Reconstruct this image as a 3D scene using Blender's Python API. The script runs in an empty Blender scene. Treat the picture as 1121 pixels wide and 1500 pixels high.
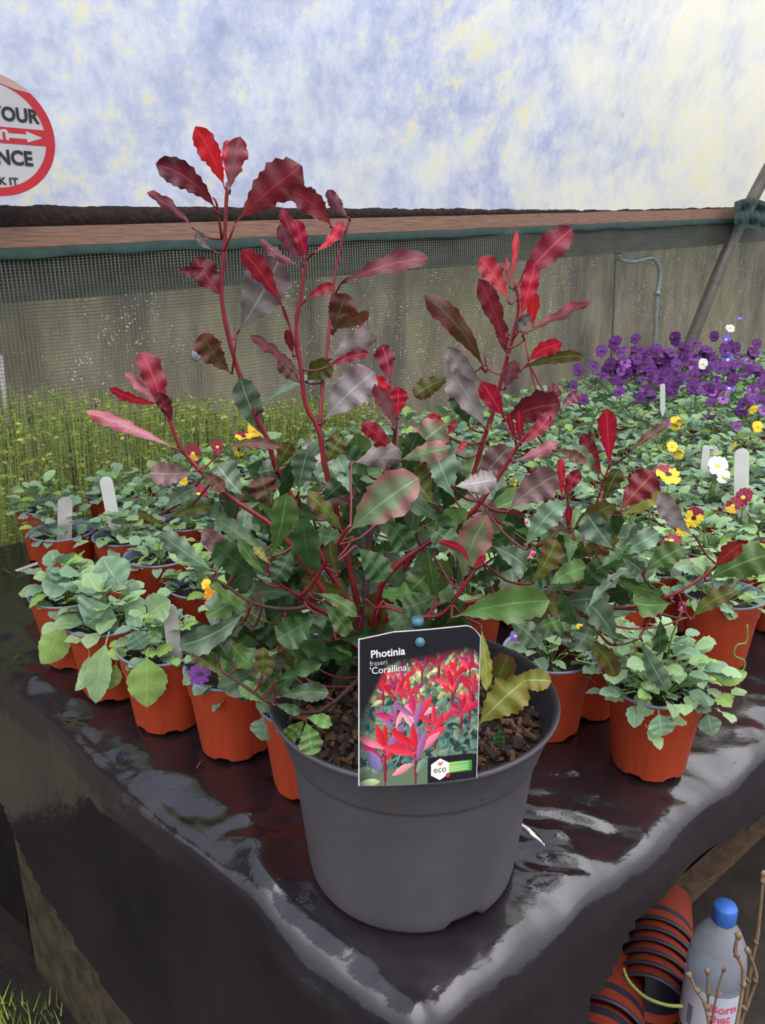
import bpy, bmesh, math, random
import numpy as np
from mathutils import Vector, Matrix, noise
random.seed(7)
C = bpy.context.scene
COL = C.collection
R_ = math.radians

# ---------------------------------------------------------------- camera, world, exposure
PITCH = R_(18); F = 1200.0; CZ = 0.638
cp, sp = math.cos(PITCH), math.sin(PITCH)
cam_d = bpy.data.cameras.new('camera'); cam = bpy.data.objects.new('camera', cam_d); COL.objects.link(cam)
cam.location = (0, 0, CZ); cam.rotation_euler = (math.pi/2-PITCH, 0, 0)
cam_d.sensor_fit = 'VERTICAL'; cam_d.sensor_height = 24; cam_d.lens = 24*F/1500; cam_d.clip_start = .02
C.camera = cam
vs = C.view_settings
vs.view_transform = 'Standard'; vs.look = 'None'; vs.gamma = 1; vs.use_curve_mapping = False; vs.exposure = 0.18

w = bpy.data.worlds.new('overcast_sky'); C.world = w; w.use_nodes = True
nt = w.node_tree; nt.nodes.clear()
wo = nt.nodes.new('ShaderNodeOutputWorld'); bg = nt.nodes.new('ShaderNodeBackground')
tc = nt.nodes.new('ShaderNodeTexCoord'); sx = nt.nodes.new('ShaderNodeSeparateXYZ'); rp = nt.nodes.new('ShaderNodeValToRGB')
nt.links.new(tc.outputs['Generated'], sx.inputs[0]); nt.links.new(sx.outputs['Z'], rp.inputs[0])
rp.color_ramp.elements[0].position = 0.0; rp.color_ramp.elements[0].color = (.14, .147, .16, 1)
for _p, _v in ((.45, .30), (.8, .74)):
    _e = rp.color_ramp.elements.new(_p); _e.color = (_v, _v, _v*1.04, 1)
_e = rp.color_ramp.elements[-1]; _e.position = 1.0; _e.color = (1., 1., 1.03, 1)
nt.links.new(rp.outputs[0], bg.inputs[0]); bg.inputs[1].default_value = 4.0
nt.links.new(bg.outputs[0], wo.inputs[0])

# ---------------------------------------------------------------- pixel <-> world
def ray(u, v):
    up = 750-v
    return Vector((u-560.5, F*cp+up*sp, up*cp-F*sp))
def at(u, v, Y):
    r = ray(u, v); return Vector((0, 0, CZ))+r*(Y/r.y)
def atz(u, v, z=0):
    r = ray(u, v); return Vector((0, 0, CZ))+r*((z-CZ)/r.z)
def proj(p):
    d = Vector(p)-Vector((0, 0, CZ)); f = d.y*cp-d.z*sp; up = d.y*sp+d.z*cp
    return (560.5+F*d.x/f, 750-F*up/f, f)
def hit(u, v, P, N):
    r = ray(u, v); o = Vector((0, 0, CZ)); return o+r*((P-o).dot(N)/r.dot(N))

# ---------------------------------------------------------------- materials
def ramp(nt, fac, stops, interp='LINEAR'):
    n = nt.nodes.new('ShaderNodeValToRGB'); n.color_ramp.interpolation = interp
    e = n.color_ramp.elements
    while len(e) < len(stops): e.new(.5)
    for k, (p, c) in enumerate(stops):
        e[k].position = p; e[k].color = (*c, 1) if len(c) == 3 else c
    if fac is not None: nt.links.new(fac, n.inputs[0])
    return n.outputs[0]
def srgb(r, g, b):
    f = lambda x: ((x/255+.055)/1.055)**2.4 if x > 10 else x/255/12.92
    return (f(r), f(g), f(b))
def newmat(name):
    m = bpy.data.materials.new(name); m.use_nodes = True
    nt = m.node_tree; b = nt.nodes['Principled BSDF']; return m, nt, b
def tex_noise(nt, scale, detail=4, rough=.55, coord='Object', stretch=None):
    t = nt.nodes.new('ShaderNodeTexCoord'); n = nt.nodes.new('ShaderNodeTexNoise')
    n.inputs['Scale'].default_value = scale; n.inputs['Detail'].default_value = detail; n.inputs['Roughness'].default_value = rough
    src = t.outputs[coord]
    if stretch:
        mp = nt.nodes.new('ShaderNodeMapping'); mp.inputs['Scale'].default_value = stretch[:3]
        if len(stretch) > 3: mp.inputs['Rotation'].default_value = (0, 0, stretch[3])
        nt.links.new(src, mp.inputs[0]); src = mp.outputs[0]
    nt.links.new(src, n.inputs['Vector']); return n.outputs['Fac']
def mixc(nt, fac, a, b, mode='MIX'):
    n = nt.nodes.new('ShaderNodeMix'); n.data_type = 'RGBA'; n.blend_type = mode
    for s, i in ((fac, 0), (a, 6), (b, 7)):
        if hasattr(s, 'links'): nt.links.new(s, n.inputs[i])
        elif i == 0: n.inputs[0].default_value = s
        else: n.inputs[i].default_value = (*s, 1)
    return n.outputs[2]
def mth(nt, op, a, b=None, c=None):
    n = nt.nodes.new('ShaderNodeMath'); n.operation = op
    for i, s in enumerate((a, b, c)):
        if s is None: continue
        if hasattr(s, 'links'): nt.links.new(s, n.inputs[i])
        else: n.inputs[i].default_value = s
    return n.outputs[0]
def bump(nt, b, h, strength, dist=.002):
    n = nt.nodes.new('ShaderNodeBump'); n.inputs['Strength'].default_value = strength; n.inputs['Distance'].default_value = dist
    nt.links.new(h, n.inputs['Height']); nt.links.new(n.outputs[0], b.inputs['Normal'])
def simple(name, col, rough=.6, var=.25, scale=30, bmp=.0, bd=.002, metal=0, spec=.5, stretch=None):
    m, nt, b = newmat(name)
    n = tex_noise(nt, scale, stretch=stretch)
    lo = tuple(x*(1-var) for x in col); hi = tuple(min(1, x*(1+var)) for x in col)
    nt.links.new(ramp(nt, n, [(.3, lo), (.7, hi)]), b.inputs['Base Color'])
    b.inputs['Roughness'].default_value = rough; b.inputs['Metallic'].default_value = metal
    b.inputs['Specular IOR Level'].default_value = spec
    if bmp: bump(nt, b, n, bmp, bd)
    return m
def leafmat(name, mid, edge, vein, rough=.42, trans=.22, under=None, var=.3, sheen=.0):
    m, nt, b = newmat(name)
    uv = nt.nodes.new('ShaderNodeUVMap'); s = nt.nodes.new('ShaderNodeSeparateXYZ'); nt.links.new(uv.outputs[0], s.inputs[0])
    a = mth(nt, 'ABSOLUTE', mth(nt, 'SUBTRACT', s.outputs[0], .5))
    n1 = tex_noise(nt, 55, 3); n2 = tex_noise(nt, 14, 3)
    e = mth(nt, 'ADD', mth(nt, 'MULTIPLY', a, 2.0), mth(nt, 'MULTIPLY', mth(nt, 'SUBTRACT', n1, .5), 1.6))
    e = mth(nt, 'ADD', e, mth(nt, 'MULTIPLY', mth(nt, 'SUBTRACT', s.outputs[1], .5), .8))
    col = ramp(nt, e, [(.35, mid), (1.0, edge)])
    oi = nt.nodes.new('ShaderNodeObjectInfo')
    val = mth(nt, 'ADD', mth(nt, 'MULTIPLY', oi.outputs['Random'], var*2), 1-var)
    val = mth(nt, 'MULTIPLY', val, mth(nt, 'ADD', mth(nt, 'ADD', mth(nt, 'MULTIPLY', n2, .7), mth(nt, 'MULTIPLY', tex_noise(nt, 160, 3, .6), .5)), .40))
    hs = nt.nodes.new('ShaderNodeHueSaturation'); nt.links.new(col, hs.inputs['Color']); nt.links.new(val, hs.inputs['Value'])
    nt.links.new(mth(nt, 'ADD', mth(nt, 'MULTIPLY', oi.outputs['Random'], .014), .488), hs.inputs['Hue'])
    # midrib and side veins
    rib = ramp(nt, a, [(.012, (1, 1, 1)), (.035, (0, 0, 0))])
    ph = mth(nt, 'SUBTRACT', s.outputs[1], mth(nt, 'MULTIPLY', a, .55))
    sv = mth(nt, 'SINE', mth(nt, 'MULTIPLY', ph, 40))
    svc = ramp(nt, sv, [(.90, (0, 0, 0)), (1.0, (.10, .10, .10))])
    c = mixc(nt, svc, hs.outputs[0], vein); c = mixc(nt, rib, c, vein)
    if under is not None:
        g = nt.nodes.new('ShaderNodeNewGeometry'); c = mixc(nt, g.outputs['Backfacing'], c, under)
    nt.links.new(c, b.inputs['Base Color'])
    b.inputs['Roughness'].default_value = rough
    b.inputs['Specular IOR Level'].default_value = .5
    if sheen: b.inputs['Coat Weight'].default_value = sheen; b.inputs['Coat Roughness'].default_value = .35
    h = mth(nt, 'ADD', mth(nt, 'MULTIPLY', sv, -.04), n1)
    bump(nt, b, h, .7, .0016)
    if trans:
        t = nt.nodes.new('ShaderNodeBsdfTranslucent'); nt.links.new(c, t.inputs[0])
        mx = nt.nodes.new('ShaderNodeMixShader'); mx.inputs[0].default_value = trans
        out = nt.nodes['Material Output']
        nt.links.new(b.outputs[0], mx.inputs[1]); nt.links.new(t.outputs[0], mx.inputs[2]); nt.links.new(mx.outputs[0], out.inputs[0])
    return m
S = srgb
LM = {
 'R': leafmat('leaf_bright_red', S(196,34,44), S(168,30,44), S(222,88,84), trans=.3),
 'C': leafmat('leaf_crimson', S(160,38,50), S(138,34,46), S(196,84,88), trans=.28),
 'D': leafmat('leaf_dark_maroon', S(122,38,44), S(98,32,40), S(160,62,66), trans=.25),
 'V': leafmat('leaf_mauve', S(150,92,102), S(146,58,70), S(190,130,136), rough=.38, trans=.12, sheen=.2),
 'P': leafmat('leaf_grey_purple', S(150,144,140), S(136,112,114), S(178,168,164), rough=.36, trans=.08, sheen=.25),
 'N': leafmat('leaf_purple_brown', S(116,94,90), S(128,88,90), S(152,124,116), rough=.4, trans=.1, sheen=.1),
 'B': leafmat('leaf_bronze', S(86,66,42), S(108,48,42), S(130,84,60), trans=.22),
 'O': leafmat('leaf_olive', S(88,98,40), S(96,72,40), S(128,136,74), trans=.28),
 'F': leafmat('leaf_orange_red', S(150,52,40), S(128,34,38), S(186,86,60), trans=.3),
 'M': leafmat('leaf_green_pink_edge', S(108,132,92), S(148,96,94), S(156,170,124), rough=.4, trans=.15, sheen=.1),
 'S': leafmat('leaf_grey_green', S(92,122,92), S(110,126,104), S(144,164,140), rough=.36, trans=.1, sheen=.2),
 'G': leafmat('leaf_green', S(82,126,58), S(98,122,66), S(124,152,92), trans=.2, sheen=.1),
 'K': leafmat('leaf_dark_green', S(50,82,42), S(58,86,48), S(86,108,66), trans=.15, sheen=.1),
 'Y': leafmat('leaf_yellow_green', S(150,162,70), S(164,150,60), S(184,192,110), trans=.35),
 'v1': leafmat('viola_leaf_green', S(146,180,124), S(156,186,138), S(176,200,156), trans=.2, var=.25),
 'v2': leafmat('viola_leaf_blue_green', S(118,152,120), S(132,162,134), S(156,180,154), trans=.15, var=.25, sheen=.1),
 'v3': leafmat('viola_leaf_fresh', S(160,200,104), S(156,192,106), S(180,210,134), trans=.3, var=.2),
}
stem_m = simple('stem_red_brown', S(100,28,36), .4, .3, 60)
stem_top = simple('stem_crimson', S(128,30,40), .4, .3, 60)
wood_stem = simple('stem_dark_bark', S(70,42,40), .7, .4, 80, .4)
green_stem = simple('stem_green', S(120,150,70), .5, .2, 60)
soil_m = simple('potting_soil', S(46,34,28), .95, .6, 120, 1.0, .01)
bark_m = simple('bark_chip', S(98,68,48), .9, .5, 50, .6, .004)
dbark_m = simple('dark_bark_chip', S(50,36,30), .9, .5, 50, .6, .004)
orange_m = simple('orange_pot_plastic', S(206,80,44), .55, .12, 300, .35, .0006, spec=.35)
rim_m = simple('blue_grey_pot_lining', S(120,130,158), .45, .15, 60)
grey_m, _nt, _b = newmat('grey_pot_plastic')
_n = tex_noise(_nt, 320, 2); _n2 = tex_noise(_nt, 9, 5); _v = tex_noise(_nt, 34, 1)
_c = ramp(_nt, _n2, [(.3, S(80,77,82)), (.7, S(94,90,96))])
_c = mixc(_nt, ramp(_nt, _v, [(.2, (1,1,1)), (.235, (0,0,0))]), _c, S(58,50,48))
_nt.links.new(_c, _b.inputs['Base Color']); _b.inputs['Roughness'].default_value = .52; _b.inputs['Specular IOR Level'].default_value = .35
bump(_nt, _b, _n, .35, .0008)
white_m = simple('white_plastic_label', S(246,246,244), .4, .03, 20)
def add_trans(m, f):
    nt = m.node_tree; b = nt.nodes['Principled BSDF']; t = nt.nodes.new('ShaderNodeBsdfTranslucent'); nt.links.new(b.inputs['Base Color'].links[0].from_socket, t.inputs[0])
    mx = nt.nodes.new('ShaderNodeMixShader'); mx.inputs[0].default_value = f; nt.links.new(b.outputs[0], mx.inputs[1]); nt.links.new(t.outputs[0], mx.inputs[2]); nt.links.new(mx.outputs[0], nt.nodes['Material Output'].inputs[0])
add_trans(white_m, .5)
dark_in = simple('pot_inside_dark', S(44,42,46), .6, .2, 60)

# ---------------------------------------------------------------- object helpers
def mesh(name, verts, faces, mats, smooth=True, uvs=None, midx=None):
    me = bpy.data.meshes.new(name); me.from_pydata([tuple(v) for v in verts], [], faces)
    for m in (mats if isinstance(mats, (list, tuple)) else [mats]): me.materials.append(m)
    if smooth: me.polygons.foreach_set('use_smooth', [True]*len(me.polygons))
    if midx: me.polygons.foreach_set('material_index', midx)
    if uvs is not None:
        l = me.uv_layers.new(name='UVMap'); idx = np.empty(len(me.loops), dtype=np.int32); me.loops.foreach_get('vertex_index', idx)
        l.data.foreach_set('uv', np.array(uvs, dtype=np.float32)[idx].ravel())
    me.update(); return me
def link(name, me, parent=None, loc=None, mat=None):
    o = bpy.data.objects.new(name, me); COL.objects.link(o)
    if parent is not None: o.parent = parent
    if mat is not None: o.matrix_local = mat
    if loc is not None: o.location = loc
    return o
def thing(name, label, cat, loc=(0, 0, 0), group=None, rotz=0):
    o = bpy.data.objects.new(name, None); COL.objects.link(o); o.empty_display_size = .05
    o.location = loc; o.rotation_euler = (0, 0, rotz); tag(o, label, cat, group); return o
def tag(o, label, cat, group=None):
    o['label'] = label; o['category'] = cat
    if group: o['group'] = group
    return o
class MB:
    def __init__(s): s.v = []; s.f = []; s.m = []
    def add(s, v, f, mi=0):
        n = len(s.v); s.v += [Vector(x) for x in v]; s.f += [tuple(i+n for i in q) for q in f]; s.m += [mi]*len(f)
    def box(s, c, size, rot=None, mi=0):
        x, y, z = (k/2 for k in size); M = rot if rot is not None else Matrix.Identity(3); c = Vector(c)
        v = [c+M@Vector((a*x, b*y, d*z)) for a in (-1, 1) for b in (-1, 1) for d in (-1, 1)]
        s.add(v, [(0,1,3,2),(4,6,7,5),(0,4,5,1),(2,3,7,6),(0,2,6,4),(1,5,7,3)], mi)
    def tube(s, pts, rad, seg=7, mi=0, caps=True):
        pts = [Vector(p) for p in pts]; n = len(pts)
        if not hasattr(rad, '__len__'): rad = [rad]*n
        vs_, fs = [], []; up = None
        for i, p in enumerate(pts):
            t = (pts[min(i+1, n-1)]-pts[max(i-1, 0)]).normalized()
            if up is None: up = t.orthogonal().normalized()
            else: up = (up-t*up.dot(t)).normalized()
            b = t.cross(up)
            for k in range(seg):
                a = 2*math.pi*k/seg; vs_.append(p+(up*math.cos(a)+b*math.sin(a))*rad[i])
        for i in range(n-1):
            for k in range(seg):
                k2 = (k+1) % seg; fs.append((i*seg+k, i*seg+k2, (i+1)*seg+k2, (i+1)*seg+k))
        if caps: fs += [tuple(range(seg))[::-1], tuple((n-1)*seg+k for k in range(seg))]
        s.add(vs_, fs, mi)
    def lathe(s, prof, seg=32, M=None, mi=0, mis=None, mod=None):
        M = M or Matrix.Identity(4); vs_, fs, ms = [], [], []
        for i, (r, z) in enumerate(prof):
            for k in range(seg):
                a = 2*math.pi*k/seg; zz = z
                if mod: r2, zz = mod(i, a, r, z)
                else: r2 = r
                vs_.append(M@Vector((r2*math.cos(a), r2*math.sin(a), zz)))
        n0 = len(s.v); s.v += vs_
        for i in range(len(prof)-1):
            for k in range(seg):
                k2 = (k+1) % seg; s.f.append(tuple(n0+q for q in (i*seg+k, i*seg+k2, (i+1)*seg+k2, (i+1)*seg+k)))
                s.m.append(mis[i] if mis else mi)
    def build(s, name, mats, parent=None, smooth=True, loc=None):
        me = mesh(name, s.v, s.f, mats, smooth, midx=s.m); return link(name, me, parent, loc)
def smoothpts(pts, k=4):
    pts = [Vector(p) for p in pts]; out = []
    for i in range(len(pts)-1):
        p0, p1, p2, p3 = pts[max(i-1, 0)], pts[i], pts[i+1], pts[min(i+2, len(pts)-1)]
        for j in range(k):
            t = j/k
            out.append(.5*((2*p1)+(-p0+p2)*t+(2*p0-5*p1+4*p2-p3)*t*t+(-p0+3*p1-3*p2+p3)*t**3))
    return out+[pts[-1]]

# ================================================================ SETTING
GZ = -.80; SZ = -.555                                   # ground level below the bench top (z = 0)
CORNER = atz(612, 1470)
e1 = (atz(1040, 1137)-CORNER).normalized()     # along the right-hand edge
e2 = (atz(65, 1020)-CORNER).normalized()       # along the left-hand edge
Z = Vector((0, 0, 1))
WP = Vector((-.90, 1.70, 0)); WD = Vector((math.cos(R_(42)), math.sin(R_(42)), 0)); WN = Vector((WD.y, -WD.x, 0))  # WN faces the camera
def wallp(s, z, off=0): return WP+WD*s+Z*z+WN*off
def wallhit(u, v, off=0): return hit(u, v, WP+WN*off, WN)
def wall_s(p): return (p-WP).dot(WD)

# ground
gm, nt, b = newmat('damp_soil_ground')
n = tex_noise(nt, 6, 6); nt.links.new(ramp(nt, n, [(.3, S(24,21,19)), (.55, S(40,34,28)), (.75, S(46,46,32))]), b.inputs['Base Color'])
b.inputs['Roughness'].default_value = .9; bump(nt, b, tex_noise(nt, 60, 5), .8, .01)
vv, ff = [], []
N = 60
for j in range(N+1):
    for i in range(N+1):
        x = -8+17*i/N; y = -8+17*j/N
        vv.append((x, y, GZ+.012*noise.noise(Vector((x*6, y*6, 0)))-.006))
for j in range(N):
    for i in range(N):
        a = j*(N+1)+i; ff.append((a, a+1, a+N+2, a+N+1))
o = link('floor', mesh('floor', vv, ff, gm)); o['kind'] = 'structure'

# roof film of the polytunnel (translucent, stained by algae)
fm = bpy.data.materials.new('algae_stained_film'); fm.use_nodes = True; nt = fm.node_tree; nt.nodes.clear()
out = nt.nodes.new('ShaderNodeOutputMaterial')
na = tex_noise(nt, 3.2, 7, .62); nb = tex_noise(nt, 13, 8, .72); nc = tex_noise(nt, 1.1, 3); nd = tex_noise(nt, 60, 4, .7)
mixn = mth(nt, 'ADD', mth(nt, 'MULTIPLY', na, .35), mth(nt, 'MULTIPLY', nb, .65))
base = ramp(nt, mixn, [(.34, S(162,171,202)), (.44, S(184,191,214)), (.52, S(202,208,222)), (.64, S(224,226,224))])
tcx = nt.nodes.new('ShaderNodeTexCoord'); sxx = nt.nodes.new('ShaderNodeSeparateXYZ'); nt.links.new(tcx.outputs['Object'], sxx.inputs[0])
gx = mth(nt, 'ADD', mth(nt, 'MULTIPLY', sxx.outputs[0], .42), mth(nt, 'MULTIPLY', mth(nt, 'SUBTRACT', na, .5), 1.8))
cream = ramp(nt, gx, [(.0, (0,0,0)), (.7, (.85,.85,.85))])
base = mixc(nt, cream, base, S(228,226,206))
sp1 = ramp(nt, mth(nt, 'ADD', mth(nt, 'MULTIPLY', nb, .75), mth(nt, 'MULTIPLY', nc, .35)), [(.60, (0,0,0)), (.68, (.6,.6,.6))])
base = mixc(nt, sp1, base, S(226,220,168))
sp2 = ramp(nt, nd, [(.74, (0,0,0)), (.8, (.5,.5,.5))]); base = mixc(nt, sp2, base, S(214,196,96))
nf = tex_noise(nt, 7, 3, .5); sp3 = ramp(nt, mth(nt,'MULTIPLY',nf,nd), [(.44, (0,0,0)), (.47, (.6,.6,.6))]); base = mixc(nt, sp3, base, S(120,104,44))
tr = nt.nodes.new('ShaderNodeBsdfTranslucent'); df = nt.nodes.new('ShaderNodeBsdfDiffuse'); mx = nt.nodes.new('ShaderNodeMixShader')
bpn = nt.nodes.new('ShaderNodeBump'); bpn.inputs['Strength'].default_value = .35; bpn.inputs['Distance'].default_value = .01
nt.links.new(na, bpn.inputs['Height'])
for q in (tr, df): nt.links.new(base, q.inputs[0]); nt.links.new(bpn.outputs[0], q.inputs['Normal'])
mx.inputs[0].default_value = .3; nt.links.new(tr.outputs[0], mx.inputs[1]); nt.links.new(df.outputs[0], mx.inputs[2]); nt.links.new(mx.outputs[0], out.inputs[0])
_a, _b = wallhit(0, 333, 0), wallhit(1121, 304, 0)
RL = lambda s: _a.z+(_b.z-_a.z)*(s-wall_s(_a))/(wall_s(_b)-wall_s(_a))                  # height of the top of the rail along the wall
vv, ff = [], []; NS, NH = 150, 60
SLEN = 8.4
for j in range(NH+1):
    h = 1.75*j/NH
    for i in range(NS+1):
        s = -1.6+SLEN*i/NS
        off = -.02+.28*h*h
        off += .012*noise.noise(Vector((s*1.6-h*1.8, h*.8, 3)))*min(1, h*4)+.006*noise.noise(Vector((s*5-h*6, h*2, 9)))
        vv.append(wallp(s, RL(s)-.02+h*(1-.06*h), off))
for j in range(NH):
    for i in range(NS):
        a = j*(NS+1)+i; ff.append((a, a+1, a+NS+2, a+NS+1))
o = link('ceiling', mesh('ceiling', vv, ff, fm)); o['kind'] = 'structure'; o['label'] = 'algae-stained translucent polytunnel film'

# rail (timber) and moss on it
railw = simple('weathered_rail_timber', S(148,114,96), .8, .3, 18, .5, .003, stretch=(1, 1, 14))
redw = simple('red_brown_rail_edge', S(132,70,54), .8, .3, 20, .4)
def along(name, mat, z0, z1, off0, off1, s0=-1.6, s1=6.5, n=60, amp=.0, parent=None):
    v, f = [], []
    for i in range(n+1):
        s = s0+(s1-s0)*i/n; r = RL(s); q = amp*noise.noise(Vector((s*9, z0*7, 1)))
        for (zz, oo) in ((z0, off0), (z0, off1), (z1, off1), (z1, off0)): v.append(wallp(s, r+zz+(q if zz == z1 else 0), oo))
    for i in range(n):
        for k in range(4): f.append((i*4+k, i*4+(k+1) % 4, (i+1)*4+(k+1) % 4, (i+1)*4+k))
    f += [(0, 1, 2, 3), (n*4+3, n*4+2, n*4+1, n*4)]
    return link(name, mesh(name, v, f, mat, False), parent)
rail = thing('eaves_rail', 'reddish brown timber rail running along the foot of the stained film', 'rail', wallp(0, RL(0)))
def keep(o, root):
    o.parent = root; o.matrix_parent_inverse = Matrix.Translation(-Vector(root.location)); return o
keep(along('plank', railw, -.040, .0, -.03, .012, amp=.002), rail)
keep(along('edge_strip', redw, -.054, -.040, -.03, .016), rail)
moss_m = simple('dark_moss', S(52,38,34), 1, .4, 60, 1, .01)
v, f = [], []; n = 900
for i in range(n+1):
    s = -1.5+7.6*i/n; r = RL(s)
    hgt = max(.006, .046-.017*max(0, s)) + .005*noise.noise(Vector((s*14, 0, 0)))+.003*noise.noise(Vector((s*60, 0, 5)))+.0015*noise.noise(Vector((s*190, 0, 5)))
    hgt = max(.003, hgt)
    for (zz, oo) in ((0, -.0), (0, .01), (hgt*.6, .012+.003*noise.noise(Vector((s*40, 2, 0)))), (hgt, .004), (hgt, -.004)): v.append(wallp(s, r+zz-.001, oo))
for i in range(n):
    for k in range(4): f.append((i*5+k, i*5+k+1, (i+1)*5+k+1, (i+1)*5+k))
mo = keep(link('moss_band', mesh('moss_band', v, f, moss_m)), rail); mo['kind'] = 'stuff'

# lower wall behind the net : dark board and dirty film
bw = simple('dark_wet_board', S(82,80,74), .7, .35, 12, .3, stretch=(1, 1, 6))
b1 = along('trim_1', bw, -.155, -.05, -.05, -.03); b1['kind'] = 'structure'
lw, nt, b = newmat('dirty_condensation_film')
n1 = tex_noise(nt, 5, 5, .6, stretch=(1.6, 1.6, .5)); n2 = tex_noise(nt, 40, 3, .6, stretch=(1, 1, .3)); n3 = tex_noise(nt, 1.6, 3)
c1 = ramp(nt, n1, [(.3, S(78,74,66)), (.44, S(116,108,98)), (.55, S(140,132,116)), (.7, S(160,148,126))])
c1 = mixc(nt, ramp(nt, n2, [(.4, (0,0,0)), (.75, (.45,.45,.45))]), c1, S(84,76,60))
c1 = mixc(nt, ramp(nt, n3, [(.46, (0,0,0)), (.66, (.4,.4,.4))]), c1, S(140,140,92))
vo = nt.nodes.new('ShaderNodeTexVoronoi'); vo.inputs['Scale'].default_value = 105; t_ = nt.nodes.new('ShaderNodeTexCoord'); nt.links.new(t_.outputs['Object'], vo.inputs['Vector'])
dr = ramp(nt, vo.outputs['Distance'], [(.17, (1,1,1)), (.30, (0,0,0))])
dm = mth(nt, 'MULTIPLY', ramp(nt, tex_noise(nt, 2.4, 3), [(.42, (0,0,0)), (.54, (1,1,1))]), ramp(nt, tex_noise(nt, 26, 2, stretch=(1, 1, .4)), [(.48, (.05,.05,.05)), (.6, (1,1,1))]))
c1 = mixc(nt, mth(nt, 'MULTIPLY', dr, dm), c1, S(236,234,214))  # pale specks: sparkle of light on the wet droplets, painted into the film colour
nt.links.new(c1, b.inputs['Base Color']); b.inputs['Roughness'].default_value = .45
bump(nt, b, n1, .5, .02)
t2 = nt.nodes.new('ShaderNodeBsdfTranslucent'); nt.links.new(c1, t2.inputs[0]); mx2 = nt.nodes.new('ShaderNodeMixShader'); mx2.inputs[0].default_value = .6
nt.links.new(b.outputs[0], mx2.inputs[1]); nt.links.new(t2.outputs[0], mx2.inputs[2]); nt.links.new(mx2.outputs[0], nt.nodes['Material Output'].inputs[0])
WOFF = -.17
vv, ff = [], []; NS, NH = 140, 16
for j in range(NH+1):
    for i in range(NS+1):
        s = -1.6+8.4*i/NS; z = GZ+(RL(s)-.06-GZ)*j/NH
        vv.append(wallp(s, z, WOFF+(.11 if j == NH else 0)*0+.012*noise.noise(Vector((s*3+z, z*1.0, 2)))))
for j in range(NH):
    for i in range(NS):
        a = j*(NS+1)+i; ff.append((a, a+1, a+NS+2, a+NS+1))
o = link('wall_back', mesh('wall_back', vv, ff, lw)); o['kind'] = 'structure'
o = along('trim_2', bw, -.075, -.055, WOFF-.03, -.03); o['kind'] = 'structure'

# shade netting
net_m = simple('green_netting', S(72,86,72), .5, .3, 8, spec=.4)
net_v = simple('green_netting_thread', S(128,128,112), .5, .3, 8, spec=.5)
net = thing('shade_netting', 'fine green mesh netting hanging from the rail behind the potted plants', 'netting', wallp(.5, -.02))
def netp(s, z):
    r = RL(s)-.05; k = (r-z)/.6
    big = .05*noise.noise(Vector((s*1.3+z*.9, .2*z, 11)))*min(1, max(0, s-1.0)) if s > 1.0 else 0
    return wallp(s, z, .022+.006*noise.noise(Vector((s*8, z*2, 4)))+.010*noise.noise(Vector((s*2.5, z*3, 8)))+big*min(1, k*2))
v, f, mi = [], [], []
s0, s1 = -.35, 4.9
pitch_v = .0092; cnt = int((s1-s0)/pitch_v)
for i in range(cnt):
    s = s0+i*pitch_v; wd = .0011
    ks = 12; n0 = len(v)
    for k in range(ks+1):
        z = (RL(s)-.045)+(-.03-(RL(s)-.045))*k/ks
        ss = s+.004*noise.noise(Vector((s*3, z*5, 0)))
        w_ = wd*(1.6 if k <= 1 else 1)
        v += [netp(ss-w_/2, z), netp(ss+w_/2, z)]
    for k in range(ks): a = n0+k*2; f.append((a, a+1, a+3, a+2)); mi.append(1)
for j in range(84):
    k0 = (j/83)**1.15; n0 = len(v); m = 190
    for i in range(m+1):
        s = s0+(s1-s0)*i/m; top = RL(s)-.045
        # threads are packed closer in the hem
        z = top-(top+.03)*k0+.003*noise.noise(Vector((s*5, j*.15, 0)))
        h_ = .0010 if j > 22 else .0017
        a = netp(s, z-h_/2); c = netp(s, z+h_/2); v += [a, c]
    for i in range(m): a = n0+i*2; f.append((a, a+1, a+3, a+2)); mi.append(0)
me = mesh('mesh_thread', v, f, [net_m, net_v], False, midx=mi)
o = keep(link('mesh_thread', me), net); o['kind'] = 'stuff'
hem = simple('dark_green_hem', S(40,66,62), .7, .3, 40, .5)
v, f = [], []
for i in range(241):
    s = s0+(s1-s0)*i/240; top = RL(s)-.040+.004*noise.noise(Vector((s*7, 0, 0)))
    hh = .022+.006*noise.noise(Vector((s*5, 3, 0)))
    v += [wallp(s, top, .018), wallp(s, top-.004, .030), wallp(s, top-hh, .028)]
for i in range(240):
    for k in range(2): a = i*3+k; f.append((a, a+1, a+4, a+3))
keep(link('rolled_hem', mesh('rolled_hem', v, f, hem)), net)

# hoop pipe on the right, and bent conduit behind the net
steel = simple('dull_galvanised_steel', S(120,112,108), .45, .25, 30, metal=.35)
zinc = simple('pale_galvanised_pipe', S(176,184,190), .35, .2, 40, metal=.4)
P0 = wallhit(1000, 530, -.06); P1 = wallhit(1093, 310, .05); P2 = P1+(P1-P0)*.7+WN*.12+Z*.02; P3 = P1+(P1-P0)*1.6+WN*.5
lo = P0+(P0-P1)*1.0
m = MB(); m.tube(smoothpts([lo, P0, P1, P2, P3], 6), .028, 14); o = m.build('hoop_pipe', steel)
tag(o, 'grey steel hoop tube leaning behind the netting at the right', 'pipe')
m = MB(); fp = lambda u, v: wallhit(u, v, -.06)
m.tube(smoothpts([fp(905, 376), fp(912, 381), fp(930, 383), fp(955, 378), fp(965, 390), fp(966, 410), fp(962, 440), fp(958, 520), fp(950, 640)], 5), .010, 10)
m.tube([fp(963, 426), fp(962, 433)], .0155, 10); m.tube([fp(905, 370), fp(906, 378)], .016, 10)
o = m.build('bent_pipe', zinc); tag(o, 'pale galvanised pipe with a swan-neck bend behind the netting', 'pipe')
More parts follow.
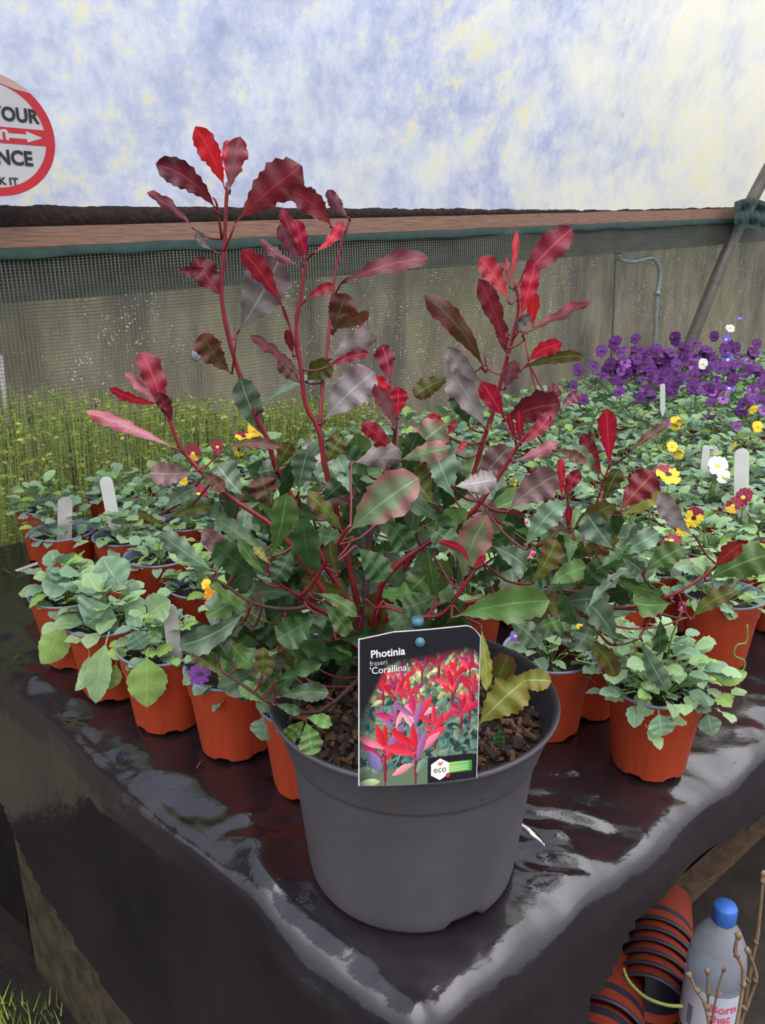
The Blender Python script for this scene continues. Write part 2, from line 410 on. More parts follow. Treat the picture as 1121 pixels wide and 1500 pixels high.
m = MB(); m.tube([fp(903, 380), fp(901, 420), fp(897, 500), fp(888, 640)], .005, 8); o = m.build('thin_rod', steel)
tag(o, 'thin dark vertical rod behind the netting beside the bent pipe', 'rod')
m = MB(); m.tube([wallhit(0, 520, -.1), wallhit(8, 600, -.1), wallhit(14, 650, -.1)], .006, 8); o = m.build('white_cord', white_m)
tag(o, 'short white cord behind the netting at the left edge', 'cord')
cl = MB(); a_, b_ = wallhit(1085, 318, .09), wallhit(1121, 300, .06)
v, f = [], []
for i in range(9):
    for j in range(7):
        u = 1076+46*i/8; vv_ = 296+44*j/6-6*math.sin(i/8*3.1)
        v.append(wallhit(u, vv_, .085+.012*math.sin(i*1.7+j)+.01*math.sin(j*2.1)))
for i in range(8):
    for j in range(6): a = i*7+j; f.append((a, a+1, a+8, a+7))
keep(link('bunched_fold', mesh('bunched_fold', v, f, hem)), net)

# ================================================================ BENCH
boardm = simple('bench_timber', S(92,76,58), .85, .35, 14, .6, .004, stretch=(1, 1, 8))
bench = thing('potting_bench', 'timber potting bench hidden under black plastic sheeting', 'bench', CORNER+e1*.5+e2*.5+Z*GZ)
inset = (e1+e2)*.03
def slab(name, mat, o_, a, b, z0, z1):
    m = MB(); p = [o_, o_+a, o_+a+b, o_+b]
    m.add([q+Z*z0 for q in p]+[q+Z*z1 for q in p], [(3,2,1,0),(4,5,6,7),(0,1,5,4),(1,2,6,5),(2,3,7,6),(3,0,4,7)])
    return m.build(name, mat, None, False)
LB = 4.2
WB = (WP-CORNER).dot(WN*-1)/e2.dot(WN*-1)-.02
print('WB', WB, 'corner', CORNER, 'e1', e1, 'e2', e2, 'RL', RL(0), RL(3))
for k in range(9):
    keep(slab('deck_board', boardm, CORNER+inset+e2*(WB-.06)*k/9, e1*(LB-.06), e2*(WB-.075)/9, -.075, -.045), bench)
_o = CORNER+e2*.16; _t, _c = hit(1121, 1222, _o, Vector((e1.y, -e1.x, 0))), hit(1121, 1300, _o, Vector((e1.y, -e1.x, 0)))
print('beam', _t, _c)
keep(slab('apron_rail', simple('dark_brown_beam', S(84,66,48), .85, .4, 14, .8, .006, stretch=(3, 3, 10)), CORNER+inset+e2*.14+e1*.2, e1*LB*.9, e2*.04, _c.z, _t.z), bench)
keep(slab('lower_rail', boardm, CORNER+inset+e2*.50+e1*.3, e1*LB*.7, e2*.05, GZ+.02, GZ+.12), bench)
mossy = simple('mossy_timber_post', S(66,58,40), .95, .6, 24, 1.0, .012)
nLx = Vector((e2.y, -e2.x, 0)); nLx = nLx if nLx.dot(e1) > 0 else -nLx
fa = lambda u, v: (hit(u, v, CORNER+nLx*.035, nLx)-CORNER).dot(e2)
b_hi, b_lo = fa(58, 1450), fa(330, 1500)
print('post', b_lo, b_hi, hit(58, 1450, CORNER, nLx).z)
for (a, b2, ln) in ((.035, b_lo, b_hi-b_lo), (LB*.8, .1, .1), (LB*.8, WB-.2, .1), (.11, WB-.15, .1)):
    keep(slab('leg', mossy, CORNER+e1*a+e2*b2, e1*.10, e2*ln, GZ-.01, -.075), bench)
sl = b_hi-.2
keep(slab('low_shelf', simple('dark_damp_board', S(46,38,31), .9, .5, 14, .8, .006, stretch=(1, 1, 8)), CORNER+e1*.14-e2*.16, e1*1.3, e2*.60, SZ-.03, SZ), bench)
# black sheet drape
bp_, nt, b = newmat('black_polythene_sheet')
nn = tex_noise(nt, 7, 6, .6, stretch=(1.0, 3.2, 1, R_(-40))); n4 = tex_noise(nt, 45, 5, .65, stretch=(1, 2.5, 1, R_(-30)))
nt.links.new(ramp(nt, tex_noise(nt, 5, 6), [(.35, S(28,25,29)), (.7, S(42,37,41))]), b.inputs['Base Color'])
nt.links.new(ramp(nt, n4, [(.3, (.07,)*3), (.7, (.20,)*3)]), b.inputs['Roughness'])
b.inputs['Specular IOR Level'].default_value = .95
bump(nt, b, mth(nt, 'ADD', tex_noise(nt, 26, 3, .5, stretch=(1, 1.8, 1, R_(-40))), mth(nt, 'MULTIPLY', tex_noise(nt, 150, 2), .12)), .12, .008)
def interp(x, t):
    if x <= t[0][0]: return t[0][1]
    for (x0, y0), (x1, y1) in zip(t, t[1:]):
        if x <= x1: return y0+(y1-y0)*(x-x0)/(x1-x0)
    return t[-1][1]
# hem heights from where the photo shows the hem on the two hanging sides
def hemtab(px, along_, nrm):
    t = []
    for u, v in px:
        p = hit(u, v, CORNER-nrm*.03, nrm); t.append(((p-CORNER).dot(along_), -p.z))
    return sorted(t)
nL = Vector((e2.y, -e2.x, 0)); nR = Vector((e1.y, -e1.x, 0))*-1       # into the bench
if nL.dot(e1) < 0: nL = -nL
if nR.dot(e2) < 0: nR = -nR
hemL = hemtab([(-60, 1050), (0, 1140), (50, 1240), (80, 1290), (160, 1400), (240, 1500)], e2, nL)
hemR = hemtab([(1180, 1150), (1121, 1192), (1010, 1272), (930, 1345), (868, 1415), (866, 1470)], e1, nR)
hemL = [(-1, .58), (hemL[0][0]-.12, .58)]+hemL; hemR = [(-1, .58), (hemR[0][0]-.03, .58)]+hemR
def axis(hang, fine, total):
    xs = [-hang+hang*i/60 for i in range(60)]; x = 0
    while x < fine: xs.append(x); x += .0055
    while x < total: xs.append(x); x += .035
    return xs+[total]
A = axis(.60, 1.25, LB); B = axis(.60, 1.2, WB)
def rid(p, o=0):
    return 1-abs(noise.noise(p+Vector((0, 0, o)))*2)
r0 = .014
PCX = at(606, 1013, .739); PCX = Vector((PCX.x, .739, 0))
def edge0(a, b2): return 1
def drape(a, b2):
    ha, hb = max(0, -a), max(0, -b2)          # hang over left edge, over right edge
    d = (ha**2.6+hb**2.6)**(1/2.6)
    base = CORNER+e1*max(a, 0)+e2*max(b2, 0)
    outd = Vector((0, 0, 0))
    if d > 0:
        outd = (-nL*ha+-nR*hb)
        outd = outd.normalized()
    # rounded edge
    th = min(d/r0, math.pi/2)
    hor = r0*math.sin(th)
    zz = -r0*(1-math.cos(th))-max(0, d-r0*math.pi/2)
    flare = .10*max(0, d-.03)
    p = base+outd*(hor+flare)+Z*zz
    # wrinkles
    edge = math.exp(-min(abs(a), abs(b2))/.08) if (a > 0 and b2 > 0) else 1
    q = Vector((base.x, base.y, p.z))
    pd = (Vector((base.x, base.y, 0))-PCX).length
    def cr(x, y, sc, sd):          # faceted creases : random heights joined by flat triangles
        X = x*sc*1.6+.45*noise.noise(Vector((x*sc, y*sc, sd))); Y = y*sc*1.6+.45*noise.noise(Vector((x*sc, y*sc, sd+50)))
        i, j = math.floor(X), math.floor(Y); fx, fy = X-i, Y-j
        H = lambda p, q: (math.sin(p*127.1+q*311.7+sd*74.7)*43758.5453) % 1
        if fx+fy < 1: return .75*(H(i, j)*(1-fx-fy)+H(i+1, j)*fx+H(i, j+1)*fy)
        return .75*(H(i+1, j+1)*(fx+fy-1)+H(i+1, j)*(1-fy)+H(i, j+1)*(1-fx))
    if d == 0:
        near = math.exp(-max(0, pd-.16)/.10)
        near = max(near, math.exp(-max(0, (a**2+b2**2)**.5-.12)/.10), .55*edge)
        m1 = a*.55+b2; m2 = a-b2*.55
        wv = near*(.026*cr(m1*.5, m2, 10, 1.0)+.018*cr(m1, m2*.6, 24, 4.0))+.007*cr(m1*.35, m2*1.2, 7, 7.0)+.022*math.exp(-a/.08)*cr(a, b2*.16, 17, 2.0)
        fd = min(1, max(0, (pd-.112)/.05))
        sh = math.exp(-min(a, b2)/.03)*.010*(1+.8*noise.noise(Vector((a*9, b2*9, 4))))     # the sheet slopes away at the shoulder
        p += Z*((wv-.014*near-.003-.008*math.exp(-a/.08)-sh)*fd-.0015)
    else:
        sh = .010*(1+.8*noise.noise(Vector((max(a, 0)*9, max(b2, 0)*9, 4))))
        p -= Z*sh
        t = max(a, 0)*1.0-max(b2, 0)*1.0+(ha-hb)*.3
        k = min(1, d/.05); sg = 1 if hb > ha else -1
        g = .014*noise.noise(Vector((t*5+d*3.0*sg, d*1.6, 5)))+.010*cr(t*1.0+d*.8*sg, d*.35, 8, 3.0)*(1 if hb > ha else .7)
        g += .005*cr(t+d*.3*sg, d*.7, 24, 8.0)*math.exp(-d/.07)+.010
        p += outd*g*k + Z*(edge0(a, b2)*.012*cr(max(a, 0)*.3+max(b2, 0)*.55, max(a, 0)-max(b2, 0)*.55, 11, 1.0))*math.exp(-d/.02)
    return p
vv, ok = [], []
for j, b2 in enumerate(B):
    for i, a in enumerate(A):
        vv.append(drape(a, b2))
        d = max(-a, -b2, 0)
        if a < 0 and b2 < 0: ok.append(d < .60)
        elif a < 0: ok.append(d < interp(b2, hemL)+.006*noise.noise(Vector((b2*14, 0, 0))))
        elif b2 < 0: ok.append(d < interp(a, hemR)+.006*noise.noise(Vector((a*14, 0, 0))))
        else: ok.append(True)
ff = []; W_ = len(A)
for j in range(len(B)-1):
    for i in range(W_-1):
        q = (j*W_+i, j*W_+i+1, (j+1)*W_+i+1, (j+1)*W_+i)
        if all(ok[k] for k in q): ff.append(q)
used = sorted({k for q in ff for k in q}); mp_ = {k: i for i, k in enumerate(used)}
o = link('plastic_sheet', mesh('plastic_sheet', [vv[k] for k in used], [tuple(mp_[k] for k in q) for q in ff], bp_))
tag(o, 'crumpled shiny black plastic sheet draped over the bench corner', 'sheet')
# black curtain under the bench on the left
v, f = [], []
for i in range(61):
    for j in range(21):
        s = sl+.22+1.0*i/60; z = -.05-(-GZ-.05)*j/20
        v.append(CORNER+e2*s+e1*(.05+.02*noise.noise(Vector((s*9, z*2, 0))))+Z*z)
for i in range(60):
    for j in range(20): a = i*21+j; f.append((a, a+1, a+22, a+21))
o = link('plastic_curtain', mesh('plastic_curtain', v, f, bp_)); tag(o, 'dark black plastic hanging to the ground under the left side of the bench', 'sheet')

# ================================================================ LEAVES
CAM = Vector((0, 0, CZ))
def prof_photinia(t):
    if t < .14: return .035+.05*t
    x = (t-.14)/.86
    return max(.0, (x**.8)*((1-x**3.2)**.75))*1.28+.03*(1-x)
def prof_ovate(t):
    if t < .2: return .05
    x = (t-.2)/.8
    return (math.sin(math.pi*min(1, x)**.8)**.75)*1.0+.02
def leaf_geo(P0, P2, width, bend=0, twist=0, fold=.25, wave=.12, serr=.14, droop=0, prof=prof_photinia, ns=18, seed=0, view=None):
    rnd = random.Random(seed); T = P2-P0; L = T.length; Td = T.normalized()
    V = view if view is not None else (CAM-(P0+P2)/2).normalized()
    Sd = Td.cross(V).normalized(); Nd = Sd.cross(Td).normalized()
    P1 = (P0+P2)/2-Sd*bend*L*2*.5*2*.5+Nd*droop*L
    vs_, uv, fs = [], [], []
    ph = rnd.random()*6; fq = 2+rnd.random()*1.6
    for i in range(ns+1):
        t = i/ns
        c = P0*(1-t)**2+P1*2*t*(1-t)+P2*t*t
        tg = ((P1-P0)*(1-t)+(P2-P1)*t).normalized()
        s_ = (Nd.cross(tg)*-1).normalized(); s_ = tg.cross(Nd).normalized(); n_ = s_.cross(tg).normalized()
        tw = twist+.35*math.sin(fq*t+ph)*(.6 if wave > .05 else .2)
        s2 = s_*math.cos(tw)+n_*math.sin(tw); n2 = n_*math.cos(tw)-s_*math.sin(tw)
        w_ = ws = width/2*prof(t)
        if t > .2:
            ws = w_*( 1-(serr if i % 2 else 0)*(1+.4*rnd.uniform(-1, 1)))
        for a in (-1, -.5, 0, .5, 1):
            wv = wave*width*math.sin(fq*2.6*t*math.pi+ph+(1.3 if a < 0 else 0))*abs(a)**1.5*min(1, t*2)
            off = n2*(fold*abs(a)*w_+wv*prof(t))
            vs_.append(c+s2*(a*(ws if abs(a) > .9 else w_))+off+tg*(.12*w_*abs(a) if t < .95 else 0)); uv.append((.5+a/2, t))
    for i in range(ns):
        for k in range(4):
            a = i*5+k; fs.append((a, a+5, a+6, a+1))
    return vs_, fs, uv

# ---------------------------------------------------------------- big grey pot with the shrub
YS = .026
PC = at(606, 1013, .739); PC = Vector((PC.x, .739, 0)); PH = .205
shrub = thing('potted_shrub', 'tall red-leaved shrub in a large grey plastic pot at the bench corner', 'potted plant', PC)
prof = [(.0, .004), (.085, .004), (.098, .0), (.106, .0), (.1095, .006), (.112, .02), (.1262, .150), (.1264, .152), (.1268, .1535), (.1300, .156), (.1312, .159), (.1318, .163), (.1420, .194), (.1440, .198), (.1462, .199), (.1475, .202), (.1465, .205), (.1435, .205), (.1400, .199), (.127, .165), (.118, .12)]
def mod(i, a, r, z):
    if i in (2, 3, 4):   # scalloped notches on the foot
        d = abs(((a-math.radians(238)+math.pi) % (math.radians(60)*2))-math.radians(60))
        z = z+(.008 if d > math.radians(60-9) else 0)
    return r, z
m = MB(); m.lathe(prof, 72, mod=mod, mis=[0]*16+[1]*4)
pot = m.build('pot', [grey_m, dark_in], shrub)
# soil and bark
def soil_disc(r, z, amp, seed, name='soil', parent=None, n=10, seg=28, mat=soil_m):
    v, f = [(0, 0, z+amp)], []
    for i in range(1, n+1):
        for k in range(seg):
            a = 2*math.pi*k/seg; rr = r*i/n
            v.append((rr*math.cos(a), rr*math.sin(a), z+amp*noise.noise(Vector((rr*math.cos(a)*60+seed, rr*math.sin(a)*60, 0)))))
    for k in range(seg): f.append((0, 1+k, 1+(k+1) % seg))
    for i in range(n-1):
        for k in range(seg):
            a = 1+i*seg+k; b2 = 1+i*seg+(k+1) % seg; f.append((a, a+seg, b2+seg, b2))
    return mesh(name, v, f, mat)
link('soil', soil_disc(.133, .168, .006, 1), shrub)
m = MB(); rnd = random.Random(3)
for i in range(900):
    a = rnd.random()*6.283; r = .129*math.sqrt(rnd.random())
    rot = Matrix.Rotation(rnd.random()*6.28, 3, 'Z')@Matrix.Rotation(rnd.uniform(-.6, .6), 3, 'X')@Matrix.Rotation(rnd.uniform(-.6, .6), 3, 'Y')
    s = rnd.uniform(.3, 1)
    m.box((r*math.cos(a), r*math.sin(a), .172+rnd.uniform(-.002, .006)), (.014*s, .006*s, .003), rot, 1 if rnd.random() < .62 else 0)
o = m.build('bark_chips', [bark_m, dbark_m], shrub, False); o['kind'] = 'stuff'

def W(u, v, Y): return at(u, v, Y+YS)-PC
STEMS = [  # (points (u, v, Y), r0, r1, material)
 ([(548,985,.70),(538,930,.70),(536,870,.71),(541,800,.72),(548,740,.73),(560,700,.73),(571,680,.73),(578,640,.73),(582,600,.72)],.0060,.0022,0),
 ([(545,985,.72),(520,900,.72),(480,832,.73),(442,754,.74),(404,682,.75),(393,645,.75),(375,608,.75),(345,530,.75),(325,440,.75),(328,380,.75),(331,310,.75),(333,268,.75)],.0055,.0021,1),
 ([(550,985,.72),(528,900,.71),(505,800,.71),(490,735,.70),(475,678,.70),(468,632,.70),(448,592,.70),(441,540,.70),(434,480,.70),(441,430,.70),(449,376,.70)],.0050,.0020,1),
 ([(468,632,.70),(473,560,.72),(481,500,.73),(486,440,.74),(496,375,.75),(512,322,.75)],.0030,.0016,1),
 ([(520,950,.69),(470,860,.68),(410,780,.68),(350,737,.68),(310,706,.68),(281,676,.68),(262,650,.68),(246,605,.68),(238,585,.68)],.0042,.0020,1),
 ([(553,985,.74),(570,880,.75),(600,820,.76),(640,770,.76),(675,727,.76),(693,696,.76),(707,648,.76),(723,603,.76),(736,550,.76),(750,500,.76),(760,450,.76),(754,410,.76)],.0055,.0020,1),
 ([(550,985,.70),(553,880,.69),(579,831,.68),(638,788,.68),(689,753,.67),(732,696,.67),(757,655,.67),(780,628,.67),(803,607,.67)],.0048,.0020,1),
 ([(552,985,.72),(600,900,.73),(700,880,.74),(795,840,.74),(846,812,.74),(870,790,.74)],.0040,.0018,1),
 ([(556,985,.72),(620,930,.72),(720,900,.73),(808,886,.73),(857,890,.73),(940,893,.73),(990,905,.73),(1015,905,.73)],.0040,.0016,0),
 ([(880,890,.73),(930,889,.72),(979,874,.70),(1020,852,.70),(1052,828,.70)],.0026,.0018,1),
 ([(720,905,.76),(802,867,.77),(853,867,.77),(905,855,.77),(936,846,.77)],.0024,.0016,1),
 ([(545,950,.66),(551,890,.64),(610,902,.62),(650,898,.61),(685,851,.60),(706,822,.60)],.0030,.0018,1),
 ([(540,960,.68),(508,916,.66),(443,879,.63),(455,860,.61),(484,813,.59),(508,776,.57),(514,770,.57)],.0036,.0020,1),
 ([(525,930,.68),(463,891,.66),(418,893,.65),(369,883,.64),(332,858,.64),(303,842,.64)],.0036,.0016,0),
 ([(530,990,.68),(467,1043,.62),(402,1031,.60),(360,1006,.60),(324,982,.60)],.0034,.0016,0),
 ([(450,880,.64),(414,859,.62),(393,838,.61),(396,815,.61)],.0022,.0016,1),
 ([(750,500,.76),(765,485,.75),(775,530,.74)],.0014,.0010,1),
 ([(736,550,.76),(715,540,.77),(711,520,.77)],.0016,.0010,1),
 ([(846,812,.74),(814,816,.75),(830,784,.74),(834,749,.73),(828,710,.73)],.0022,.0014,1),
 ([(846,812,.74),(866,760,.76),(886,702,.76),(893,680,.76)],.0022,.0012,1),
 ([(340,547,.75),(347,490,.74)],.0014,.0010,1),
 ([(441,540,.70),(422,470,.70),(413,447,.69)],.0018,.0012,1),
 ([(475,560,.72),(475,535,.72)],.0012,.001,1),
 ([(486,440,.74),(500,415,.73),(512,405,.72)],.0016,.0012,1),
 ([(325,350,.75),(318,300,.74),(312,290,.74)],.0018,.0012,1),
 ([(327,370,.75),(338,345,.74),(344,328,.74)],.0018,.0012,1),
 ([(270,655,.68),(281,680,.68),(300,685,.68),(322,660,.68)],.0014,.0010,1),
 ([(830,870,.74),(880,930,.72),(905,945,.72),(940,935,.71)],.0018,.0010,0),
 ([(857,890,.73),(905,918,.72),(960,919,.72),(1005,905,.72)],.0020,.0012,1),
 ([(560,900,.80),(590,840,.82),(600,780,.83),(612,730,.83)],.0030,.0016,0),
 ([(540,900,.80),(500,840,.82),(470,790,.83),(452,740,.83)],.0030,.0016,0),
 ([(560,930,.84),(660,860,.86),(720,820,.87),(760,790,.88)],.0026,.0014,0),
]
STP = []; PET = MB()
for pts, ra, rb, mt in STEMS:
    ra *= .66; rb *= .72; P = smoothpts([W(*p) for p in pts], 3); n = len(P); STP += P
    m = MB(); m.tube(P, [(ra+(rb-ra)*i/(n-1))*(1+.12*math.sin(i*2.3)) for i in range(n)], 7)
    m.build('stem', [(wood_stem, stem_m)[mt] if mt == 0 and ra > .0022 else (stem_m, stem_top)[mt]], shrub)

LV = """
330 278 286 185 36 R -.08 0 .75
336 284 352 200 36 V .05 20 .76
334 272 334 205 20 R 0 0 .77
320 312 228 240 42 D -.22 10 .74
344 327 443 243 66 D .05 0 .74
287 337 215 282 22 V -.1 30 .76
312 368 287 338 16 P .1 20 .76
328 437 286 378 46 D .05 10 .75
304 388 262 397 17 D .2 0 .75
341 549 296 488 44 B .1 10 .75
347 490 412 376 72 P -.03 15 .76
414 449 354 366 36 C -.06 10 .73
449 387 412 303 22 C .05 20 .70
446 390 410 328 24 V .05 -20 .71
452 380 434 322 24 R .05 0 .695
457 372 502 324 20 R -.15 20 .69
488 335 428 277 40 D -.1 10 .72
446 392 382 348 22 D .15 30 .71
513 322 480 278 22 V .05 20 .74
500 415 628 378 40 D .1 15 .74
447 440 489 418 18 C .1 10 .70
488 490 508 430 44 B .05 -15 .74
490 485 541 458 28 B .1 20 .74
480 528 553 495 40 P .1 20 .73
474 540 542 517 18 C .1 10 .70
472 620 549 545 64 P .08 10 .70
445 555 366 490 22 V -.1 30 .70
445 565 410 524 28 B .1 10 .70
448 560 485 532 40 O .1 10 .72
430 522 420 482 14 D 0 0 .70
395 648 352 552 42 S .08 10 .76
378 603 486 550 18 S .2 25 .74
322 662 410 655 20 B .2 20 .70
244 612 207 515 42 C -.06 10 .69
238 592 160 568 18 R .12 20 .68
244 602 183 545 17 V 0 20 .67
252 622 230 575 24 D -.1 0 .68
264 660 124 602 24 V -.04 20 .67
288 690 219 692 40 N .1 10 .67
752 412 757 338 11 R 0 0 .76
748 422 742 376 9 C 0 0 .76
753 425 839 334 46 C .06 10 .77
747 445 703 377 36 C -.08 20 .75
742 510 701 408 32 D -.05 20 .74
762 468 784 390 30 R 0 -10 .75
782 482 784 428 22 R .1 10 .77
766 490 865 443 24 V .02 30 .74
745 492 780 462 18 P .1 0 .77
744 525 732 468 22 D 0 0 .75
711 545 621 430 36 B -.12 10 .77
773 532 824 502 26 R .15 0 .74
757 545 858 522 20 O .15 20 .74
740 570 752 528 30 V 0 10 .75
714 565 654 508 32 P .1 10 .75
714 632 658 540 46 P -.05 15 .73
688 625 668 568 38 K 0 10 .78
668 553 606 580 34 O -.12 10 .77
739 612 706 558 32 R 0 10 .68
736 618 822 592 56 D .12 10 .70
795 590 820 570 28 V .1 10 .72
763 652 760 600 14 R 0 0 .66
759 654 810 602 26 C -.1 10 .66
756 648 744 604 10 R 0 0 .67
573 562 560 505 34 C -.05 10 .74
583 614 584 566 30 R 0 0 .70
576 592 547 552 24 R -.1 0 .71
577 630 549 562 28 V -.1 15 .69
575 670 530 620 28 C -.15 10 .69
571 694 556 645 26 D .1 10 .69
655 638 630 606 20 R 0 0 .74
655 640 667 615 10 R 0 0 .74
668 666 683 647 12 R 0 0 .73
580 694 652 622 60 M .1 10 .70
668 734 636 652 60 S .05 15 .68
508 782 614 700 72 M .06 10 .60
640 742 598 680 58 O .1 10 .66
698 718 748 655 46 N .1 10 .70
742 750 818 695 56 N .1 5 .66
752 678 818 648 22 V 0 20 .66
812 660 860 678 18 B .1 20 .68
678 850 715 755 54 M .1 10 .63
691 832 641 795 13 R -.25 10 .59
692 832 713 814 10 R 0 0 .59
843 790 772 757 24 N -.15 20 .68
700 748 772 757 13 B .1 20 .67
823 732 822 670 14 R 0 0 .72
826 730 850 690 24 C .1 10 .72
832 778 834 740 12 R 0 0 .72
816 758 800 724 18 O 0 10 .72
836 780 903 738 32 O .1 10 .71
902 808 860 752 54 S .05 10 .68
893 686 889 598 30 R 0 0 .75
886 700 855 634 28 D .1 10 .76
880 704 836 650 22 S -.1 20 .77
884 735 908 686 30 O .05 10 .73
908 756 966 712 34 Y -.1 10 .73
907 750 960 692 52 F .05 10 .72
918 668 982 620 17 B .1 20 .75
1020 788 966 722 34 P .1 10 .70
1047 832 1087 796 28 F .05 10 .69
1034 852 1128 812 58 G .08 5 .70
1012 908 1078 866 32 O .15 15 .69
942 840 1000 803 38 G .1 10 .71
908 815 945 842 32 S .1 10 .73
988 882 928 882 44 G .1 10 .70
968 903 966 955 30 K 0 15 .69
903 945 858 880 44 S -.1 10 .68
938 932 978 1012 34 S -.05 15 .67
838 935 900 992 36 O .3 15 .66
845 938 800 905 30 K .1 15 .70
662 905 806 880 60 G .08 5 .60
698 1066 768 998 66 Y .06 5 .60
738 1002 808 998 36 Y .1 10 .63
704 915 713 1012 22 Y .05 10 .61
722 1010 745 960 38 O 0 10 .64
735 1062 728 1092 22 K 0 10 .60
397 815 420 722 46 G -.06 10 .61
397 828 372 800 15 Y 0 0 .60
394 845 350 788 20 G .1 10 .60
460 845 444 758 46 K .05 10 .62
498 840 484 792 24 O .1 10 .60
352 822 298 774 32 N .1 15 .64
386 852 314 795 48 K .05 10 .63
316 838 234 780 36 S .05 15 .64
362 893 262 946 44 S .15 10 .62
346 977 308 918 46 K .05 10 .61
330 986 280 955 22 O .05 15 .60
384 992 386 948 26 O 0 10 .60
402 1000 472 972 24 K .1 10 .60
405 1022 482 1015 32 K .1 5 .59
395 1030 354 1000 28 G .1 10 .60
400 1032 440 1045 18 K .1 5 .59
447 1052 418 1080 28 G .1 5 .58
447 1052 487 1062 22 G .1 5 .58
447 1054 458 1106 40 G .05 5 .58
465 900 405 936 54 K .05 10 .62
458 868 524 902 26 G .15 10 .61
470 880 510 930 32 G .1 10 .62
358 728 318 680 50 S .05 10 .68
437 724 452 658 42 S .05 10 .72
400 748 384 698 50 B .05 10 .71
404 692 427 648 26 O .05 10 .73
477 682 502 640 36 O .1 10 .70
342 762 296 735 32 K .1 15 .70
360 702 402 688 36 S .1 10 .75
240 766 202 748 13 O .1 10 .68
244 762 312 742 18 O .1 10 .68
238 752 288 714 26 S .1 10 .69
290 690 330 720 24 B .1 10 .68
820 600 850 575 20 V .1 10 .72
330 735 250 725 26 K .1 15 .70
620 770 665 800 44 K .1 10 .64
560 760 600 805 46 K .1 10 .62
520 800 565 850 50 K .1 10 .62
640 820 600 865 46 G .1 10 .63
545 700 500 655 44 K .1 10 .72
610 690 560 660 40 S .1 10 .73
470 740 515 700 40 K .1 10 .68
430 800 400 850 40 K .1 10 .62
720 800 770 830 44 S .1 10 .66
740 770 700 735 40 N .1 10 .68
760 850 810 840 40 K .1 10 .68
800 860 860 830 38 G .1 10 .68
850 860 890 830 36 K .1 10 .69
780 925 840 905 40 G .1 10 .68
740 905 790 945 42 S .1 10 .68
870 900 845 950 36 K .1 10 .67
640 870 590 890 44 K .1 10 .64
560 880 600 930 40 K .1 10 .66
"""
rnd = random.Random(21)
def add_leaf(u0, v0, u1, v1, wpx, ty, bend=0, tw=0, Y=.7, dy=None, prof=prof_photinia, par=shrub, org=PC, serr=.15, wave=.17, fold=.28, name='leaf', droop=None):
    if dy is None: dy = rnd.uniform(-.035, .012)
    Y += YS if org is PC else 0
    P0 = at(u0, v0, Y)-org; P2 = at(u1, v1, Y+dy)-org
    dep = proj(at((u0+u1)/2, (v0+v1)/2, Y))[2]
    vw = (CAM-(P0+P2)/2-org).normalized()
    if par is shrub:
        q = min(STP, key=lambda a_: (a_-P0).length); L_ = (q-P0).length
        if .003 < L_ < .085: PET.tube(smoothpts([q, (q+P0)/2-Vector((0, 0, .1*L_)), P0, P0+(P2-P0)*.08], 3), .0011, 5)
    g, f, uv = leaf_geo(P0, P2, wpx/F*dep*1.28, bend, R_(tw)*rnd.choice((-1, 1)), fold*rnd.uniform(.6, 1.3)*rnd.choice((1, 1, -1)), wave, serr, (rnd.uniform(-.06, .14) if droop is None else droop), prof, 18, rnd.random(), vw)
    o = link(name, mesh(name, g, f, LM[ty], uvs=uv), par)
    return o
nleaf = 0
for ln in LV.strip().splitlines():
    q = ln.split(); add_leaf(*map(float, q[:5]), q[5], *map(float, q[6:9])); nleaf += 1
# the dense heart of the bush behind the leading leaves
def inreg(u, v):
    return (((u-545)/215)**2+((v-800)/150)**2 < 1) or (((u-840)/115)**2+((v-840)/80)**2 < 1) or (((u-430)/130)**2+((v-930)/90)**2 < 1 and v < 1010)
tries = 0
while nleaf < 296 and tries < 5000:
    tries += 1
    u, v = rnd.uniform(300, 955), rnd.uniform(655, 1010)
    if not inreg(u, v): continue
    ang = math.atan2(v-960, u-550)+rnd.gauss(0, .9); L = rnd.uniform(56, 92)
    hi = (v < 740)
    ty = rnd.choice('KSNGOPM' if hi else 'KKKKGGSO')
    add_leaf(u-L/2*math.cos(ang), v-L/2*math.sin(ang), u+L/2*math.cos(ang), v+L/2*math.sin(ang), rnd.uniform(30, 46), ty, rnd.uniform(-.1, .12), rnd.uniform(5, 45), rnd.uniform(.63, .84), rnd.uniform(-.05, .05))
    nleaf += 1

o = PET.build('petioles', stem_m, shrub); o['kind'] = 'stuff'
SV, SF, SU, SM = [], [], [], []
for i in range(230):
    while True:
        u, v = rnd.uniform(300, 955), rnd.uniform(655, 1000)
        if inreg(u, v): break
    ang = math.atan2(v-960, u-550)+rnd.gauss(0, .9); L = rnd.uniform(54, 88); Y = rnd.uniform(.72, .90)+YS
    P0 = at(u-L/2*math.cos(ang), v-L/2*math.sin(ang), Y)-PC; P2 = at(u+L/2*math.cos(ang), v+L/2*math.sin(ang), Y+rnd.uniform(-.05, .05))-PC
    g, f, uv = leaf_geo(P0, P2, rnd.uniform(34, 48)/F*.9*1.2, rnd.uniform(-.1, .1), rnd.uniform(-.8, .8), .25, .1, .14, .05, ns=10, seed=i, view=(CAM-P0-PC).normalized())
    n0 = len(SV); SV += g; SF += [tuple(q+n0 for q in t) for t in f]; SU += uv; SM += [rnd.choice((0, 0, 0, 1, 2))]*len(f)
o = link('inner_leaves', mesh('inner_leaves', SV, SF, [LM['K'], LM['G'], LM['S']], uvs=SU, midx=SM), shrub); o['kind'] = 'stuff'

